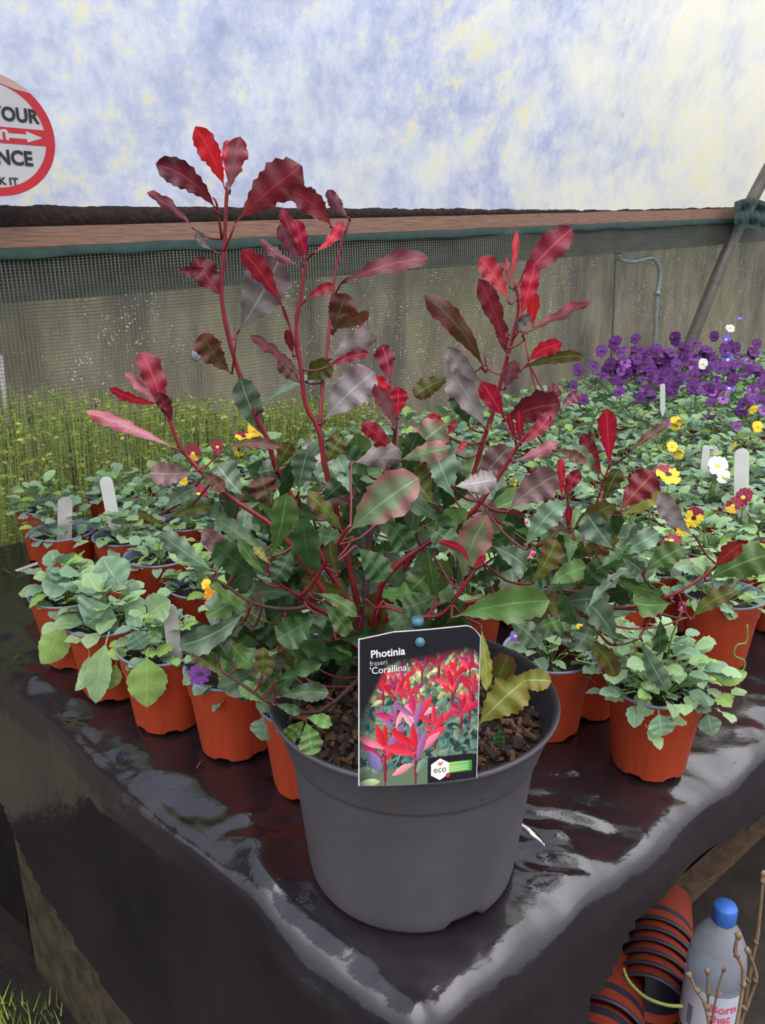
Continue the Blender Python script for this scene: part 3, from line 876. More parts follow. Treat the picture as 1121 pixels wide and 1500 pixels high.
# ---------------------------------------------------------------- small pots of violas
pot_prof = [(.0, .003), (.038, .003), (.044, .0), (.0465, .003), (.0555, .085), (.0575, .087), (.0605, .112), (.0625, .114), (.0625, .1165), (.0600, .1165), (.0580, .112), (.053, .085)]
def pmod(i, a, r, z):
    if i in (2, 3): z = z+.004*(1 if math.sin(a*6) > .55 else 0)
    return r, z
def pot_mesh(seg):
    m = MB(); m.lathe(pot_prof, seg, mod=pmod, mis=[0]*7+[1]*4)
    return mesh('pot', m.v, m.f, [orange_m, rim_m], midx=m.m)
POTM = pot_mesh(48); SOILM = soil_disc(.0575, .098, .004, 5, n=4, seg=16)
# pool of leaf shapes, lying along +X, facing +Z
def pool_leaf(ln, wd, ser, dr, seed, mat, prof=prof_ovate):
    g, f, uv = leaf_geo(Vector((0, 0, 0)), Vector((ln, 0, 0)), wd, 0, 0, .2, .05, ser, dr, prof, 10, seed, Vector((0, 0, 1)))
    return mesh('leaf', g, f, mat, uvs=uv)
POOL = {}
for ty in ('v1', 'v2', 'v3'):
    POOL[ty] = [pool_leaf(1, wd, se, dr, sd, LM[ty]) for wd, se, dr, sd in ((.62, .10, .12, 1), (.72, .14, .18, 2), (.52, .08, .22, 3), (.66, .12, .05, 4), (.8, .12, .15, 5))]
# petal blossoms
pet = lambda n, c, r=.6: simple(n, c, r, .2, 90)
PM = {'purple': pet('petal_purple', S(98,30,120)), 'violet': pet('petal_violet', S(146,78,168)), 'blue': pet('petal_blue', S(116,112,206)), 'yellow': pet('petal_yellow', S(246,204,44)),
      'maroon': pet('petal_maroon', S(138,24,58)), 'white': pet('petal_white', S(240,238,228)), 'orange': pet('petal_orange', S(248,158,28)), 'pink': pet('petal_pink', S(214,92,140)), 'dark': pet('petal_dark', S(44,16,28)), 'gold': pet('petal_gold', S(220,170,60))}
def flower_mesh(top, side, low, eye):
    """viola blossom facing +Z, about 1 across, upper petals towards +Y"""
    v, f, mi = [], [], []
    mats = [PM[top], PM[side], PM[low], PM[eye]]
    def petal(ang, ln, wd, z, k):
        n0 = len(v); ca, sa = math.cos(ang), math.sin(ang)
        pts = [(0, 0, 0)]
        for q in range(11):
            t = -1+2*q/10; al = t*1.35
            x = ln*(.45+.55*math.cos(al)); y = wd*math.sin(al)*.62
            pts.append((x, y, .06*math.sin(q*1.9)))
        pts.append((ln*.55, 0, .05))
        for x, y, zz in pts: v.append(Vector((x*ca-y*sa, x*sa+y*ca, z+zz+.10*math.hypot(x, y)*(1 if k < 2 else -.5))))
        c_ = n0+12
        for q in range(10): f.append((c_, n0+1+q, n0+2+q)); mi.append(k)
        f.append((n0, n0+1, c_)); mi.append(k); f.append((c_, n0+11, n0)); mi.append(k)
    petal(R_(65), .52, .48, -.03, 0); petal(R_(115), .52, .48, -.05, 0)
    petal(R_(5), .44, .42, .01, 1); petal(R_(175), .44, .42, .0, 1); petal(R_(270), .52, .62, .03, 2)
    n0 = len(v); v.append(Vector((0, -.04, .12)))
    for q in range(6): v.append(Vector((.13*math.cos(q*1.047), -.05+.12*math.sin(q*1.047), .07)))
    for q in range(6): f.append((n0, n0+1+q, n0+1+(q+1) % 6)); mi.append(3)
    return mesh('flower', v, f, mats, midx=mi)
FM = {'purple': flower_mesh('purple', 'purple', 'purple', 'dark'), 'violet': flower_mesh('purple', 'violet', 'violet', 'dark'), 'blue': flower_mesh('blue', 'blue', 'violet', 'white'),
      'yellow': flower_mesh('yellow', 'yellow', 'yellow', 'orange'), 'yellow_maroon': flower_mesh('maroon', 'yellow', 'yellow', 'dark'), 'maroon': flower_mesh('maroon', 'maroon', 'maroon', 'yellow'),
      'maroon_yellow': flower_mesh('maroon', 'maroon', 'gold', 'yellow'), 'white': flower_mesh('white', 'white', 'white', 'yellow'), 'orange': flower_mesh('orange', 'orange', 'yellow', 'orange'), 'pink': flower_mesh('pink', 'maroon', 'pink', 'white')}

POTS = []   # (root, position)
def viola(x, y, label, group=None, n=34, spread=.075, height=.055, size=.036, pal=('v1', 'v1', 'v2'), seed=0, z0=.108, petri=True):
    rr = random.Random(seed*13+5)
    root = thing('potted_viola', label, 'potted plant', (x, y, .001), group, rr.random()*6)
    n = int(n*2.1); size *= .93
    rz = root.rotation_euler.z
    link('pot', POTM, root); link('soil', SOILM, root)
    m = MB()
    for i in range(n):
        low = i >= int(n*.72)
        az = i*2.39996+rr.uniform(-.3, .3); q = ((i+.5)/(n*.72)) if not low else rr.random()
        if low: rad = .062*math.sqrt(q); h = z0+rr.uniform(-.004, .014)
        else: rad = spread*math.sqrt(q)*rr.uniform(.75, 1.1); h = z0-.006+height*(1-q**1.5)+rr.uniform(-.010, .016)
        L = size*rr.uniform(.7, 1.3)
        pos = Vector((rad*math.cos(az), rad*math.sin(az), h)); a2 = az+rr.uniform(-.9, .9)
        tilt = R_(-38+52*q+rr.uniform(-20, 20))           # outer leaves droop
        back = pos-Vector((math.cos(a2), math.sin(a2), -math.sin(tilt)*.8))*L*.5
        M = Matrix.Translation(back)@Matrix.Rotation(a2, 4, 'Z')@Matrix.Rotation(tilt, 4, 'Y')@Matrix.Rotation(rr.uniform(-.5, .5), 4, 'X')@Matrix.Diagonal((L, L, L, 1))
        ty = rr.choice(pal) if i % 11 else 'v3'
        link('leaf', rr.choice(POOL[ty]), root, mat=M)
        if i % 3 == 0 and not low: m.tube([(rad*.15*math.cos(az), rad*.15*math.sin(az), .098), (back.x*.7, back.y*.7, (.098+back.z)*.5+.010), back], .0009, 4, caps=False)
    o = m.build('stems', green_stem, root); o['kind'] = 'stuff'
    POTS.append((root, Vector((x, y, 0)))); return root
def front(u, v): p = atz(u, v, 0); return p.x, p.y+.045
named = [
 (237, 1078, 'orange pot with white label and a rounded leaf drooping over its front', dict(n=34, spread=.062, height=.05, size=.032, pal=('v1','v2','v3'))),
 (338, 1118, 'orange pot with one purple bloom, second left of the grey pot', dict(n=32, spread=.068, height=.045, size=.030, pal=('v1','v2'))),
 (452, 1178, 'orange pot tucked against the left side of the grey pot', dict(n=18, spread=.045, height=.03, size=.03, pal=('v2',))),
 (156, 1030, 'orange pot with long floppy leaves hanging down, behind the white-labelled front pot', dict(n=26, spread=.075, height=.06, size=.044, pal=('v1','v1','v2'))),
 (100, 983, 'leftmost front orange pot, with a pale leaf folded over its rim', dict(n=26, spread=.07, height=.055, size=.042, pal=('v2','v2','v1'))),
 (90, 872, 'orange pot at the far left back with a white label standing in it', dict(n=26, spread=.075, height=.05, size=.036, pal=('v2',))),
 (183, 880, 'orange pot in the left back row, with a tall tilted white label', dict(n=30, spread=.08, height=.05, size=.034, pal=('v2','v1'))),
 (232, 915, 'orange pot with exposed blue-grey rim in the left middle', dict(n=22, spread=.07, height=.03, size=.034, pal=('v1','v2'))),
 (965, 1148, 'orange pot of pale green bushy seedlings alone at the right front', dict(n=70, spread=.098, height=.065, size=.034, pal=('v1','v1','v2'))),
 (806, 1090, 'orange pot half hidden behind the right side of the grey pot', dict(n=24, spread=.06, height=.03, size=.03, pal=('v1','v2'))),
 (872, 1058, 'shaded orange pot between the grey pot and the right front pot', dict(n=26, spread=.07, height=.04, size=.032, pal=('v2','v1'))),
 (1062, 985, 'orange pot near the right bench edge with a thin looping stem', dict(n=40, spread=.09, height=.06, size=.034, pal=('v1','v1','v2'))),
 (985, 828, 'orange pot with blue-grey rim below the yellow and maroon pansy', dict(n=30, spread=.06, height=.03, size=.032, pal=('v2','v1'))),
]
k = 0
for u, v, lab, kw in named:
    x, y = front(u, v); viola(x, y, lab, seed=k, **kw); k += 1
# rows filling the rest of the bench
taken = [p for _, p in POTS]+[PC]
def bench_ab(p):
    d = p-CORNER; det = e1.x*e2.y-e1.y*e2.x
    return (d.x*e2.y-d.y*e2.x)/det, (e1.x*d.y-e1.y*d.x)/det
rows = []
ai = 0
a = .12
while a < LB:
    b2 = .14
    while b2 < WB:
        p = CORNER+e1*(a+rnd.uniform(-.008, .008))+e2*(b2+rnd.uniform(-.008, .008))
        u, v, d = proj(p+Z*.14)
        near = min(((p-q).length-(.10 if q is PC else 0)) for q in taken)
        if (p-WP).dot(WN) > .10 and -50 < u < 1190 and near > .122 and 470 < v < 1000 and not (u < 330 and v > 870) and not (u > 880 and v > 900) and not (u < 62 and v > 690):
            rows.append((p, u, v))
        b2 += .148
    a += .148
print('row pots', len(rows), [(round(u), round(v)) for p, u, v in rows])
ORD = ['first', 'second', 'third', 'fourth', 'fifth', 'sixth', 'seventh', 'eighth', 'ninth', 'tenth', 'eleventh', 'twelfth', 'thirteenth', 'fourteenth', 'fifteenth']
rows = [(p, u, v, round((bench_ab(p)[1]-.14)/.148)) for p, u, v in rows]
bmax = max(r_[3] for r_ in rows)
def where(p, u, bi):      # place of a pot among the row pots right or left of the shrub
    same = [q for q in rows if q[3] == bi and ((q[1] >= 760) == (u >= 760)) and ((q[1] < 300) == (u < 300))]
    n_ = sum(1 for q in same if (q[1] > u if u >= 760 else q[1] < u))
    return ORD[min(n_, 14)]+' pot from '+('right' if u >= 760 else 'left')+(', row against the netting' if bi == bmax else ', '+ORD[min(bmax-bi, 14)]+' row from netting')
for p, u, v, bi in rows:
    k += 1; hid = 300 <= u < 760
    if u < 300:
        lab, g = 'viola seedlings left of the shrub, '+where(p, u, bi), 'seedling pots back left'
        kw = dict(n=30, spread=.082, height=.05, size=.036, pal=('v2', 'v1'))
    elif hid:
        lab, g = 'orange pot of viola seedlings glimpsed through the stems of the red shrub', 'seedling pots behind the shrub'
        kw = dict(n=26, spread=.085, height=.06, size=.038, pal=('v1', 'v2'))
    elif v < 640:
        lab, g = 'violas in the purple crowd, '+where(p, u, bi), 'purple viola pots at the back right'
        kw = dict(n=34, spread=.092, height=.075, size=.038, pal=('v1', 'v2', 'v2'))
    elif v < 740:
        lab, g = 'green violas right of the shrub, '+where(p, u, bi), 'viola pots in the right middle rows'
        kw = dict(n=36, spread=.088, height=.06, size=.034, pal=('v1', 'v2', 'v2'))
    else:
        lab, g = 'pale green seedlings near right, '+where(p, u, bi), 'seedling pots in the near right rows'
        kw = dict(n=40, spread=.088, height=.055, size=.033, pal=('v1', 'v1', 'v2'))
    viola(p.x, p.y, lab, g, seed=k, **kw)
# special drooping leaves
def pleaf(idx, u0, v0, u1, v1, w_, ty, bend, tw, dyo, dy=-.0, **kw):
    root, p = POTS[idx]; root.rotation_euler.z = root.rotation_euler.z
    o = add_leaf(u0, v0, u1, v1, w_, ty, bend, tw, p.y+dyo, dy, prof_ovate, None, Vector((0, 0, 0)), .08, .04, **kw)
    M = Matrix.LocRotScale(root.location, root.rotation_euler, None); o.parent = root; o.matrix_parent_inverse = M.inverted()
pleaf(0, 216, 950, 215, 1036, 46, 'v3', 0, 5, -.072, -.008, droop=.05)
pleaf(0, 214, 955, 196, 925, 30, 'v2', 0, 5, -.06, -.008)
pleaf(3, 160, 925, 140, 1030, 30, 'v1', -.05, 15, -.075, -.012)
pleaf(3, 130, 950, 110, 1012, 20, 'v1', .2, 30, -.07, -.01)
pleaf(3, 172, 965, 158, 1010, 22, 'v3', 0, 15, -.07, -.01)
pleaf(4, 95, 900, 60, 972, 36, 'v3', .1, 15, -.075, -.01)
pleaf(4, 110, 860, 62, 850, 34, 'v2', .1, 10, -.03, -.01)
pleaf(3, 165, 880, 125, 915, 60, 'v2', .1, 10, -.05, -.01)
pleaf(0, 215, 905, 250, 880, 36, 'v1', .1, 10, -.03, -.01)
pleaf(3, 190, 870, 150, 815, 46, 'v2', .1, 10, .03, .01)
pleaf(2, 392, 1040, 384, 1085, 36, 'v2', .1, 10, -.03, -.01)
pleaf(2, 405, 1020, 375, 1035, 24, 'v2', .1, 10, -.03, -.01)
pleaf(8, 965, 1040, 970, 1078, 30, 'v2', 0, 10, -.09, -.01)
pleaf(8, 1035, 1040, 1045, 1078, 26, 'v2', 0, 10, -.05, -.01)
pleaf(8, 1040, 1000, 1095, 985, 20, 'v3', 0, 10, -.02, -.01)
pleaf(10, 838, 1000, 832, 1050, 28, 'K', 0, 10, -.07, -.01)

FL = """
290 724 30 maroon
283 663 22 maroon_yellow
318 654 18 maroon
357 640 26 yellow_maroon
373 630 22 yellow
350 658 18 yellow_maroon
313 872 28 orange
302 856 14 yellow
268 703 14 yellow
335 713 16 yellow_maroon
293 987 34 purple
462 930 24 blue
978 695 36 yellow_maroon
1017 757 26 yellow_maroon
1000 775 18 yellow
1090 728 24 maroon
1075 740 22 maroon_yellow
984 792 26 maroon
1052 682 28 white
1042 664 20 white
1060 698 18 white
990 620 18 yellow
985 654 16 yellow
994 666 15 yellow
1110 625 15 yellow
1073 652 12 yellow
1103 600 12 yellow
1084 467 10 blue
1070 481 13 white
1064 497 13 blue
1000 889 14 pink
946 778 10 pink
850 917 12 yellow
824 911 14 yellow
755 932 16 blue
768 766 12 pink
776 812 18 pink
752 706 12 yellow
1080 624 16 purple
1090 605 14 purple
1042 608 16 purple
955 580 16 purple
978 620 10 violet
840 565 14 purple
855 585 14 purple
"""
rf = random.Random(9); fl = [(float(a), float(b), float(c), d) for a, b, c, d in (l.split() for l in FL.strip().splitlines())]
for i in range(92):
    u = rf.gauss(955, 48); v = 535+rf.gauss(0, 26)-(u-955)*.05
    if 838 < u < 1080 and 492 < v < 590: fl.append((u, v, rf.uniform(13, 20), rf.choice(['purple']*5+['violet'])))
for i in range(52):
    u = rf.uniform(1030, 1125); v = rf.gauss(548, 34)
    if 495 < v < 625: fl.append((u, v, rf.uniform(12, 18), rf.choice(['purple']*5+['violet', 'blue'])))
fl += [(893, 533, 13, 'blue'), (1030, 533, 14, 'white'), (915, 530, 12, 'blue')]
Bp = {}
for u, v, s, ty in fl:
    # nearest pot whose foliage stands under this pixel
    best = None
    for root, p in POTS:
        hh = .20 if ty in ('purple', 'violet', 'blue', 'white') and v < 640 else .175
        q = proj(p+Z*hh); d = abs(q[0]-u)+abs(q[1]-v)*1.0
        if best is None or d < best[0]: best = (d, root, p)
    root, p = best[1], best[2]
    Y = p.y-(.085 if v > 840 else .03)+rf.uniform(-.03, .03)*(v < 840); P = at(u, v, Y); P0 = P
    # keep the bloom in reach of its plant
    size = s/F*proj(P)[2]*1.15
    to = (CAM-P).normalized(); yaw = math.atan2(to.x, -to.y)
    M = Matrix.Translation(P)@Matrix.Rotation(yaw+rf.uniform(-.5, .5), 4, 'Z')@Matrix.Rotation(R_(58+rf.uniform(-45, 28)), 4, 'X')@Matrix.Rotation(rf.uniform(-.3, .3), 4, 'Z')@Matrix.Diagonal((size, size, size, 1))
    R0 = Matrix.LocRotScale(root.location, root.rotation_euler, None)
    o = link('flower', FM[ty], root, mat=R0.inverted()@M)
    m = MB(); base = p+Z*.11+Vector((rf.uniform(-.02, .02), rf.uniform(-.02, .02), 0)); back = P-to*.006
    m.tube([R0.inverted()@x for x in (base, (base+back)/2+Z*.015, back-Z*.004)], .0011, 5); m.build('flower_stem', green_stem, root)
# long pale stalks right of the shrub
m = MB(); root, p = POTS[12]
for pts in ([(930, 752), (945, 790), (962, 812)], [(952, 745), (951, 790)], [(1030, 765), (1042, 800), (1040, 830)]):
    m.tube(smoothpts([at(a, b, p.y-.1)-root.location for a, b in pts], 4), .0018, 5)
o = m.build('bare_stalk', green_stem, root); o.matrix_parent_inverse = Matrix.Rotation(-root.rotation_euler.z, 4, 'Z')
m = MB(); root, p = POTS[11]
m.tube(smoothpts([at(a, b, p.y-.085)-root.location for a, b in [(1095, 915), (1094, 940), (1080, 945), (1076, 960), (1091, 968), (1088, 982), (1072, 988)]], 4), .0014, 5)
o = m.build('trailing_stalk', green_stem, root); o.matrix_parent_inverse = Matrix.Rotation(-root.rotation_euler.z, 4, 'Z')

# ---------------------------------------------------------------- white plant labels
def marker(name, top, bot, wpx, Yt, Yb, label, mat=white_m, group=None):
    a = at(*top, Yt); b2 = at(*bot, Yb); d = (a-b2); L = d.length; d.normalize()
    wd = wpx/F*proj((a+b2)/2)[2]; vw = (CAM-(a+b2)/2).normalized(); s = d.cross(vw).normalized(); n_ = s.cross(d)
    pr = [(-.5, 0), (-.5, L-wd*.5)]+[(-.5*math.cos(t*math.pi/8), L-wd*.5+.5*wd*math.sin(t*math.pi/8)) for t in range(1, 8)]+[(.5, L-wd*.5), (.5, 0), (.12, -.02), (-.12, -.02)]
    P = [b2+s*x*wd+d*y for x, y in pr]; th = .0009; n = len(P)
    v = [p+n_*th for p in P]+[p-n_*th for p in P]
    f = [tuple(range(n)), tuple(range(2*n-1, n-1, -1))]+[(i, i+n, (i+1) % n+n, (i+1) % n) for i in range(n)]
    me = mesh(name, [q-b2 for q in v], f, mat, False); o = link(name, me, None, b2)
    tag(o, label, 'plant label', group); return o
greyl = simple('aged_plastic_label', S(186,182,178), .5, .18, 40)
marker('plant_label', (96, 728), (94, 800), 20, POTS[5][1].y-.035, POTS[5][1].y-.035, 'greyish white plant label standing in the far left back pot', greyl)
marker('plant_label', (154, 698), (168, 770), 18, POTS[6][1].y+.02, POTS[6][1].y+.02, 'tallest clean white plant label, tilted, in the left back row')
marker('plant_label', (248, 886), (258, 975), 21, POTS[0][1].y-.03, POTS[0][1].y-.03, 'worn plant label with chipped edge in the left front pot', greyl)
marker('plant_label', (1087, 657), (1086, 765), 20, 1.62, 1.62, 'large bright white plant label among the violas at the right edge')
marker('plant_label', (1035, 652), (1031, 700), 10, 1.78, 1.78, 'small white plant label beside the white viola blooms')
marker('plant_label', (971, 562), (971, 600), 7, 2.3, 2.3, 'tiny pale plant label under the purple violas')
marker('plant_label', (992, 825), (988, 870), 15, 1.28, 1.28, 'white plant label tip above the pink bud on the right')
marker('plant_label', (484, 918), (484, 985), 34, .90, .90, 'pale grey label partly hidden behind the stems above the grey pot rim', greyl)
a = atz(66, 821, .006); b2 = atz(24, 836, .006)
d = (a-b2).normalized(); s = Vector((-d.y, d.x, 0))*.006; v = []
for q in (Z*-.0008, Z*.0008): v += [b2-s*.8+q, b2+s*.8+q, a+s+q, a-s+q]
o = link('plant_label', mesh('plant_label', v, [(3,2,1,0),(4,5,6,7),(0,1,5,4),(1,2,6,5),(2,3,7,6),(3,0,4,7)], white_m, False))
tag(o, 'white plant label lying flat on the black sheet at the left edge', 'plant label')

# ---------------------------------------------------------------- picture tag of the shrub
tagm, nt, b = newmat('glossy_printed_card')
at_ = nt.nodes.new('ShaderNodeVertexColor'); at_.layer_name = 'print'; nt.links.new(at_.outputs[0], b.inputs['Base Color']); b.inputs['Roughness'].default_value = .5; b.inputs['Specular IOR Level'].default_value = .2
cardedge = simple('card_edge_white', S(210,208,214), .5, .05, 20)
TL, TR, BR, BL = at(527, 934, .612), at(704, 914, .615), at(698, 1139, .577), at(527, 1151, .577)
def card(x, y, lift=0):    # x 0..1 left to right, y 0..1 bottom to top
    bow = .006*math.sin(math.pi*x)
    yy = y
    p = (BL*(1-x)+BR*x)*(1-yy)+(TL*(1-x)+TR*x)*yy
    n_ = (BR-BL).cross(TL-BL).normalized(); return p+n_*(lift+bow)
def outline(x):    # top edge of the card
    if x < .28: return .0+.985+.03*x/.28
    if x > .86: return 1.0-.085*((x-.86)/.14)**2.2
    return 1.015-.015*(x-.28)/.58
NX, NY = 176, 230
xs = np.linspace(0, 1, NX); ys = np.linspace(0, 1, NY); GX, GY = np.meshgrid(xs, ys)
AR = 1.24                                   # height / width
img = np.zeros((NY, NX, 3)); img[:] = S(24,22,30)
rr = np.random.RandomState(4)
photo = np.zeros_like(img); photo[:] = S(96,112,90)
def blob(cx, cy, ln, wd, ang, col, dst):
    dx = GX-cx; dy = (GY-cy)*AR; u_ = dx*math.cos(ang)+dy*math.sin(ang); v_ = -dx*math.sin(ang)+dy*math.cos(ang)
    m_ = (np.abs(u_) < ln) & (np.abs(v_) < wd*(1-(u_/ln)**2)*(1+.25*u_/ln))
    sh = (1.0+.35*np.clip(v_/wd, -1, 1))[..., None]; dst[m_] = (np.array(col)*sh)[m_]
for i in range(900):
    cx, cy = rr.rand(), .1+.78*rr.rand()
    if cy > .55: c_ = [(170,176,120), (120,140,96), (72,92,80), (206,206,160), (150,70,70)][rr.randint(5)]
    else: c_ = [(44,70,66), (70,104,100), (90,128,118), (36,52,52), (120,140,110)][rr.randint(5)]
    blob(cx, cy, .022+.03*rr.rand(), .010+.016*rr.rand(), rr.rand()*3.14, S(*c_), photo)
def sprig(cx, cy, sc, n, cols):
    blob(cx, cy-.16*sc, .2*sc, .006+.01*sc, 1.57, S(120,30,44), photo)
    for q in range(n):
        ang = R_(90+(q-(n-1)/2)*150/n*1.0+rr.uniform(-12, 12)); L = sc*(.10+.08*rr.rand())
        yy = cy-.05*sc*(q % 3)
        blob(cx+math.cos(ang)*L, yy+math.sin(ang)*L/AR, L, L*.24, ang, S(*cols[rr.randint(len(cols))]), photo)
reds = [(206,34,52), (176,24,48), (222,70,88), (150,50,90), (196,40,70)]; pinks = [(226,120,140), (216,50,70), (150,90,140), (200,32,48), (236,150,160), (190,40,90)]
for cx, cy in ((.2, .66), (.35, .70), (.52, .78), (.66, .80), (.8, .70), (.92, .76), (.78, .62), (.93, .5), (.3, .62), (.42, .6), (.95, .62), (.86, .45)): sprig(cx, cy, .5, 7, reds)
sprig(.30, .44, .7, 7, pinks); sprig(.46, .44, .75, 7, pinks); sprig(.64, .38, .6, 7, [(216,50,70), (150,190,120), (196,40,70)]); sprig(.22, .24, .85, 7, pinks); sprig(.48, .24, .85, 8, pinks)
blob(.12, .17, .11, .05, -1.0, S(118,104,150), photo); blob(.36, .10, .10, .03, .5, S(226,140,140), photo); blob(.08, .02, .10, .03, .1, S(170,190,140), photo); blob(.52, .12, .07, .03, 1.0, S(110,140,120), photo)
# soft black vignette printed round the picture, black band at the lower right
dd = np.minimum((.80+.08*GX-GY-np.clip(.22-GX, 0, 1)*1.5)/.08, 3)
mask = np.clip(dd, 0, 1); mask = np.minimum(mask, np.clip(.30+(GX)/.16-np.clip(GY-.3, 0, 1)*1.4, 0, 1))
mask = np.where((GX > .58) & (GY < .17), 0, mask); 
mask = mask**1.3
img = img*(1-mask[..., None])+photo*mask[..., None]
gmask = (GX > .70) & (GX < .955) & (GY > .055) & (GY < .125)
img[gmask] = (np.array(S(150,190,80))*(1-((GX-.70)/.26))[..., None]+np.array(S(52,140,60))*((GX-.70)/.26)[..., None])[gmask]
for k_ in range(4):
    lm = (GX > .74) & (GX < .93) & (np.abs(GY-(.068+.015*k_)) < .0022); img[lm] = S(190,220,170)
img = np.clip(img, 0, 1)
tagroot = thing('plant_tag', 'black picture tag printed with red shrub leaves in front of the grey pot', 'plant tag', (BL+BR)/2)
def tl(p): return p-Vector(tagroot.location)
v = [tl(card(x, y*outline(x))) for y in ys for x in xs]; f = []
for j in range(NY-1):
    for i in range(NX-1): a = j*NX+i; f.append((a, a+1, a+NX+1, a+NX))
me = mesh('printed_face', v, f, tagm); ca = me.color_attributes.new('print', 'FLOAT_COLOR', 'POINT')
ca.data.foreach_set('color', np.concatenate([img, np.ones((NY, NX, 1))], 2).reshape(-1).astype(np.float32)); link('printed_face', me, tagroot)
# card body behind the print
v, f = [], []; n = 24
for i in range(n+1):
    x = -.012+1.018*i/n; xx = min(max(x, 0), 1)
    v += [tl(card(x, -.003, -.0006)), tl(card(x, outline(xx)+.006, -.0006)), tl(card(x, outline(xx)+.006, -.0014)), tl(card(x, -.003, -.0014))]
for i in range(n):
    for k_ in range(4): f.append((i*4+k_, i*4+(k_+1) % 4, (i+1)*4+(k_+1) % 4, (i+1)*4+k_))
link('card_body', mesh('card_body', v, f, cardedge, False), tagroot)
def text_mesh(s, size, bold=0, italic=0, align='LEFT'):
    cu = bpy.data.curves.new('t', 'FONT'); cu.body = s; cu.size = size; cu.offset = bold; cu.shear = italic; cu.align_x = align; cu.resolution_u = 3
    o = bpy.data.objects.new('t', cu); COL.objects.link(o); dg = bpy.context.evaluated_depsgraph_get(); me = bpy.data.meshes.new_from_object(o.evaluated_get(dg))
    bpy.data.objects.remove(o); return me
def put_text(s, x, y, h, mat, mapf, parent, name='lettering', bold=0, italic=0, xs_=1.0, align='LEFT', rot=0):
    me = text_mesh(s, 1.0, bold, italic, align)
    for q in me.vertices:
        px_, py_ = q.co.x*h*xs_, q.co.y*h
        q.co = mapf(x+px_*math.cos(rot)-py_*math.sin(rot), y+px_*math.sin(rot)+py_*math.cos(rot))
    me.materials.clear(); me.materials.append(mat); me.name = name
    return link(name, me, parent)
print_w = simple('white_print', S(226,224,228), .4, .03, 10); print_g = simple('grey_print', S(176,176,184), .4, .03, 10)
tmap = lambda x, y: tl(card(x, y/AR, .0007))
put_text('Photinia', .092, .868*AR-.012, .088, print_w, tmap, tagroot, bold=.018, rot=.03)
put_text('fraseri', .085, .812*AR-.008, .058, print_g, tmap, tagroot, rot=.03)
put_text("'Corallina'", .085, .765*AR-.018, .080, print_w, tmap, tagroot, rot=.03)
# hexagon emblem
hexw = simple('emblem_white', S(226,228,224), .4, .03, 10); dkt = simple('emblem_dark_green', S(60,92,66), .5, .03, 10); org = simple('emblem_orange', S(238,120,60), .5, .05, 10); redd = simple('emblem_red', S(176,40,40), .5, .05, 10)
def flat(name, pts, lift, mat): return link(name, mesh(name, [tl(card(x, y/AR, lift)) for x, y in pts], [tuple(range(len(pts)))], mat, False), tagroot)
hx, hy, hr = .685, .108, .088
flat('emblem', [(hx+hr*math.cos(R_(30+60*i)), hy+hr*math.sin(R_(30+60*i))) for i in range(6)], .0005, hexw)
flat('emblem_mark', [(hx-.02, hy+.035), (hx+.012, hy+.03), (hx+.03, hy+.07), (hx+.008, hy+.055), (hx-.015, hy+.06)], .0007, org)
flat('emblem_seal', [(hx+.068+.02*math.cos(i*.785), hy-.055+.02*math.sin(i*.785)) for i in range(8)], .0007, redd)
put_text('eco', hx, hy-.024, .075, dkt, lambda x, y: tl(card(x, y/AR, .0008)), tagroot, align='CENTER', rot=.02)
# teal stake holding it
teal = simple('teal_plastic', S(70,110,124), .35, .15, 40)
sk = at(613, 912, .606)
m = MB(); m.tube([tl(at(612, 1030, .667)), tl(at(613, 960, .642)), tl(at(613, 914, .627))], .0032, 10)
m.tube([tl(at(612, 916, .627)), tl(at(612, 906, .625))], .0052, 12); m.build('stake', teal, tagroot)
q = card(.50, .935, .001); m = MB(); m.tube([tl(q), tl(q)+(CAM-q).normalized()*.003], .0042, 8); m.build('stud', teal, tagroot)

# ---------------------------------------------------------------- round distance sign on the film
signroot = thing('round_sign', 'round white and red distance sign with arrow hung on the film at the left', 'sign', wallhit(-14, 197, .10))
SC = Vector(signroot.location); su = (SC-CAM).length
srx = wallhit(79, 197, .10)-SC; SR = srx.length
swht = simple('sign_white', S(206,200,204), .5, .05, 10); sred = simple('sign_red', S(200,36,50), .5, .06, 10); sblk = simple('sign_black', S(36,36,42), .5, .05, 10); stan = simple('sign_peeled_top', S(206,168,160), .6, .1, 20)
SRz = (wallhit(-14, 105, .10)-SC).length
def smap(x, y, lift=0): return WD*(x*SR)+Z*(y*SRz)+WN*lift
def sflat(name, pts, lift, mat): return link(name, mesh(name, [smap(x, y, lift) for x, y in pts], [tuple(range(len(pts)))], mat, False), signroot)
m = MB(); n = 64; m.add([smap(math.cos(2*math.pi*i/n), math.sin(2*math.pi*i/n), l) for l in (0, -.002) for i in range(n)], [tuple(range(n)), tuple(range(2*n-1, n-1, -1))]+[(i, i+n, (i+1) % n+n, (i+1) % n) for i in range(n)])
m.build('disc', swht, signroot, False)
m = MB(); r1 = .855
m.add([smap(r*math.cos(2*math.pi*i/n), r*math.sin(2*math.pi*i/n), .0008) for r in (1.0, r1) for i in range(n)], [(i, (i+1) % n, (i+1) % n+n, i+n) for i in range(n)]); m.build('red_ring', sred, signroot, False)
sflat('red_bar', [(-.86, -.12), (.86, -.12), (.87, .14), (-.87, .14)], .0009, sred)
sflat('arrow', [(.22, -.03), (.55, -.03), (.55, -.085), (.80, .01), (.55, .10), (.55, .045), (.22, .045)], .0014, swht)
tp = [(math.cos(R_(a))*1.0, math.sin(R_(a))*1.0) for a in range(46, 136, 6)]
sflat('peeled_top', tp+[(-.70, .70), (-.2, .84), (.2, .84), (.45, .76)], .0014, stan)
tf = lambda x, y: smap(x, y, .0016)
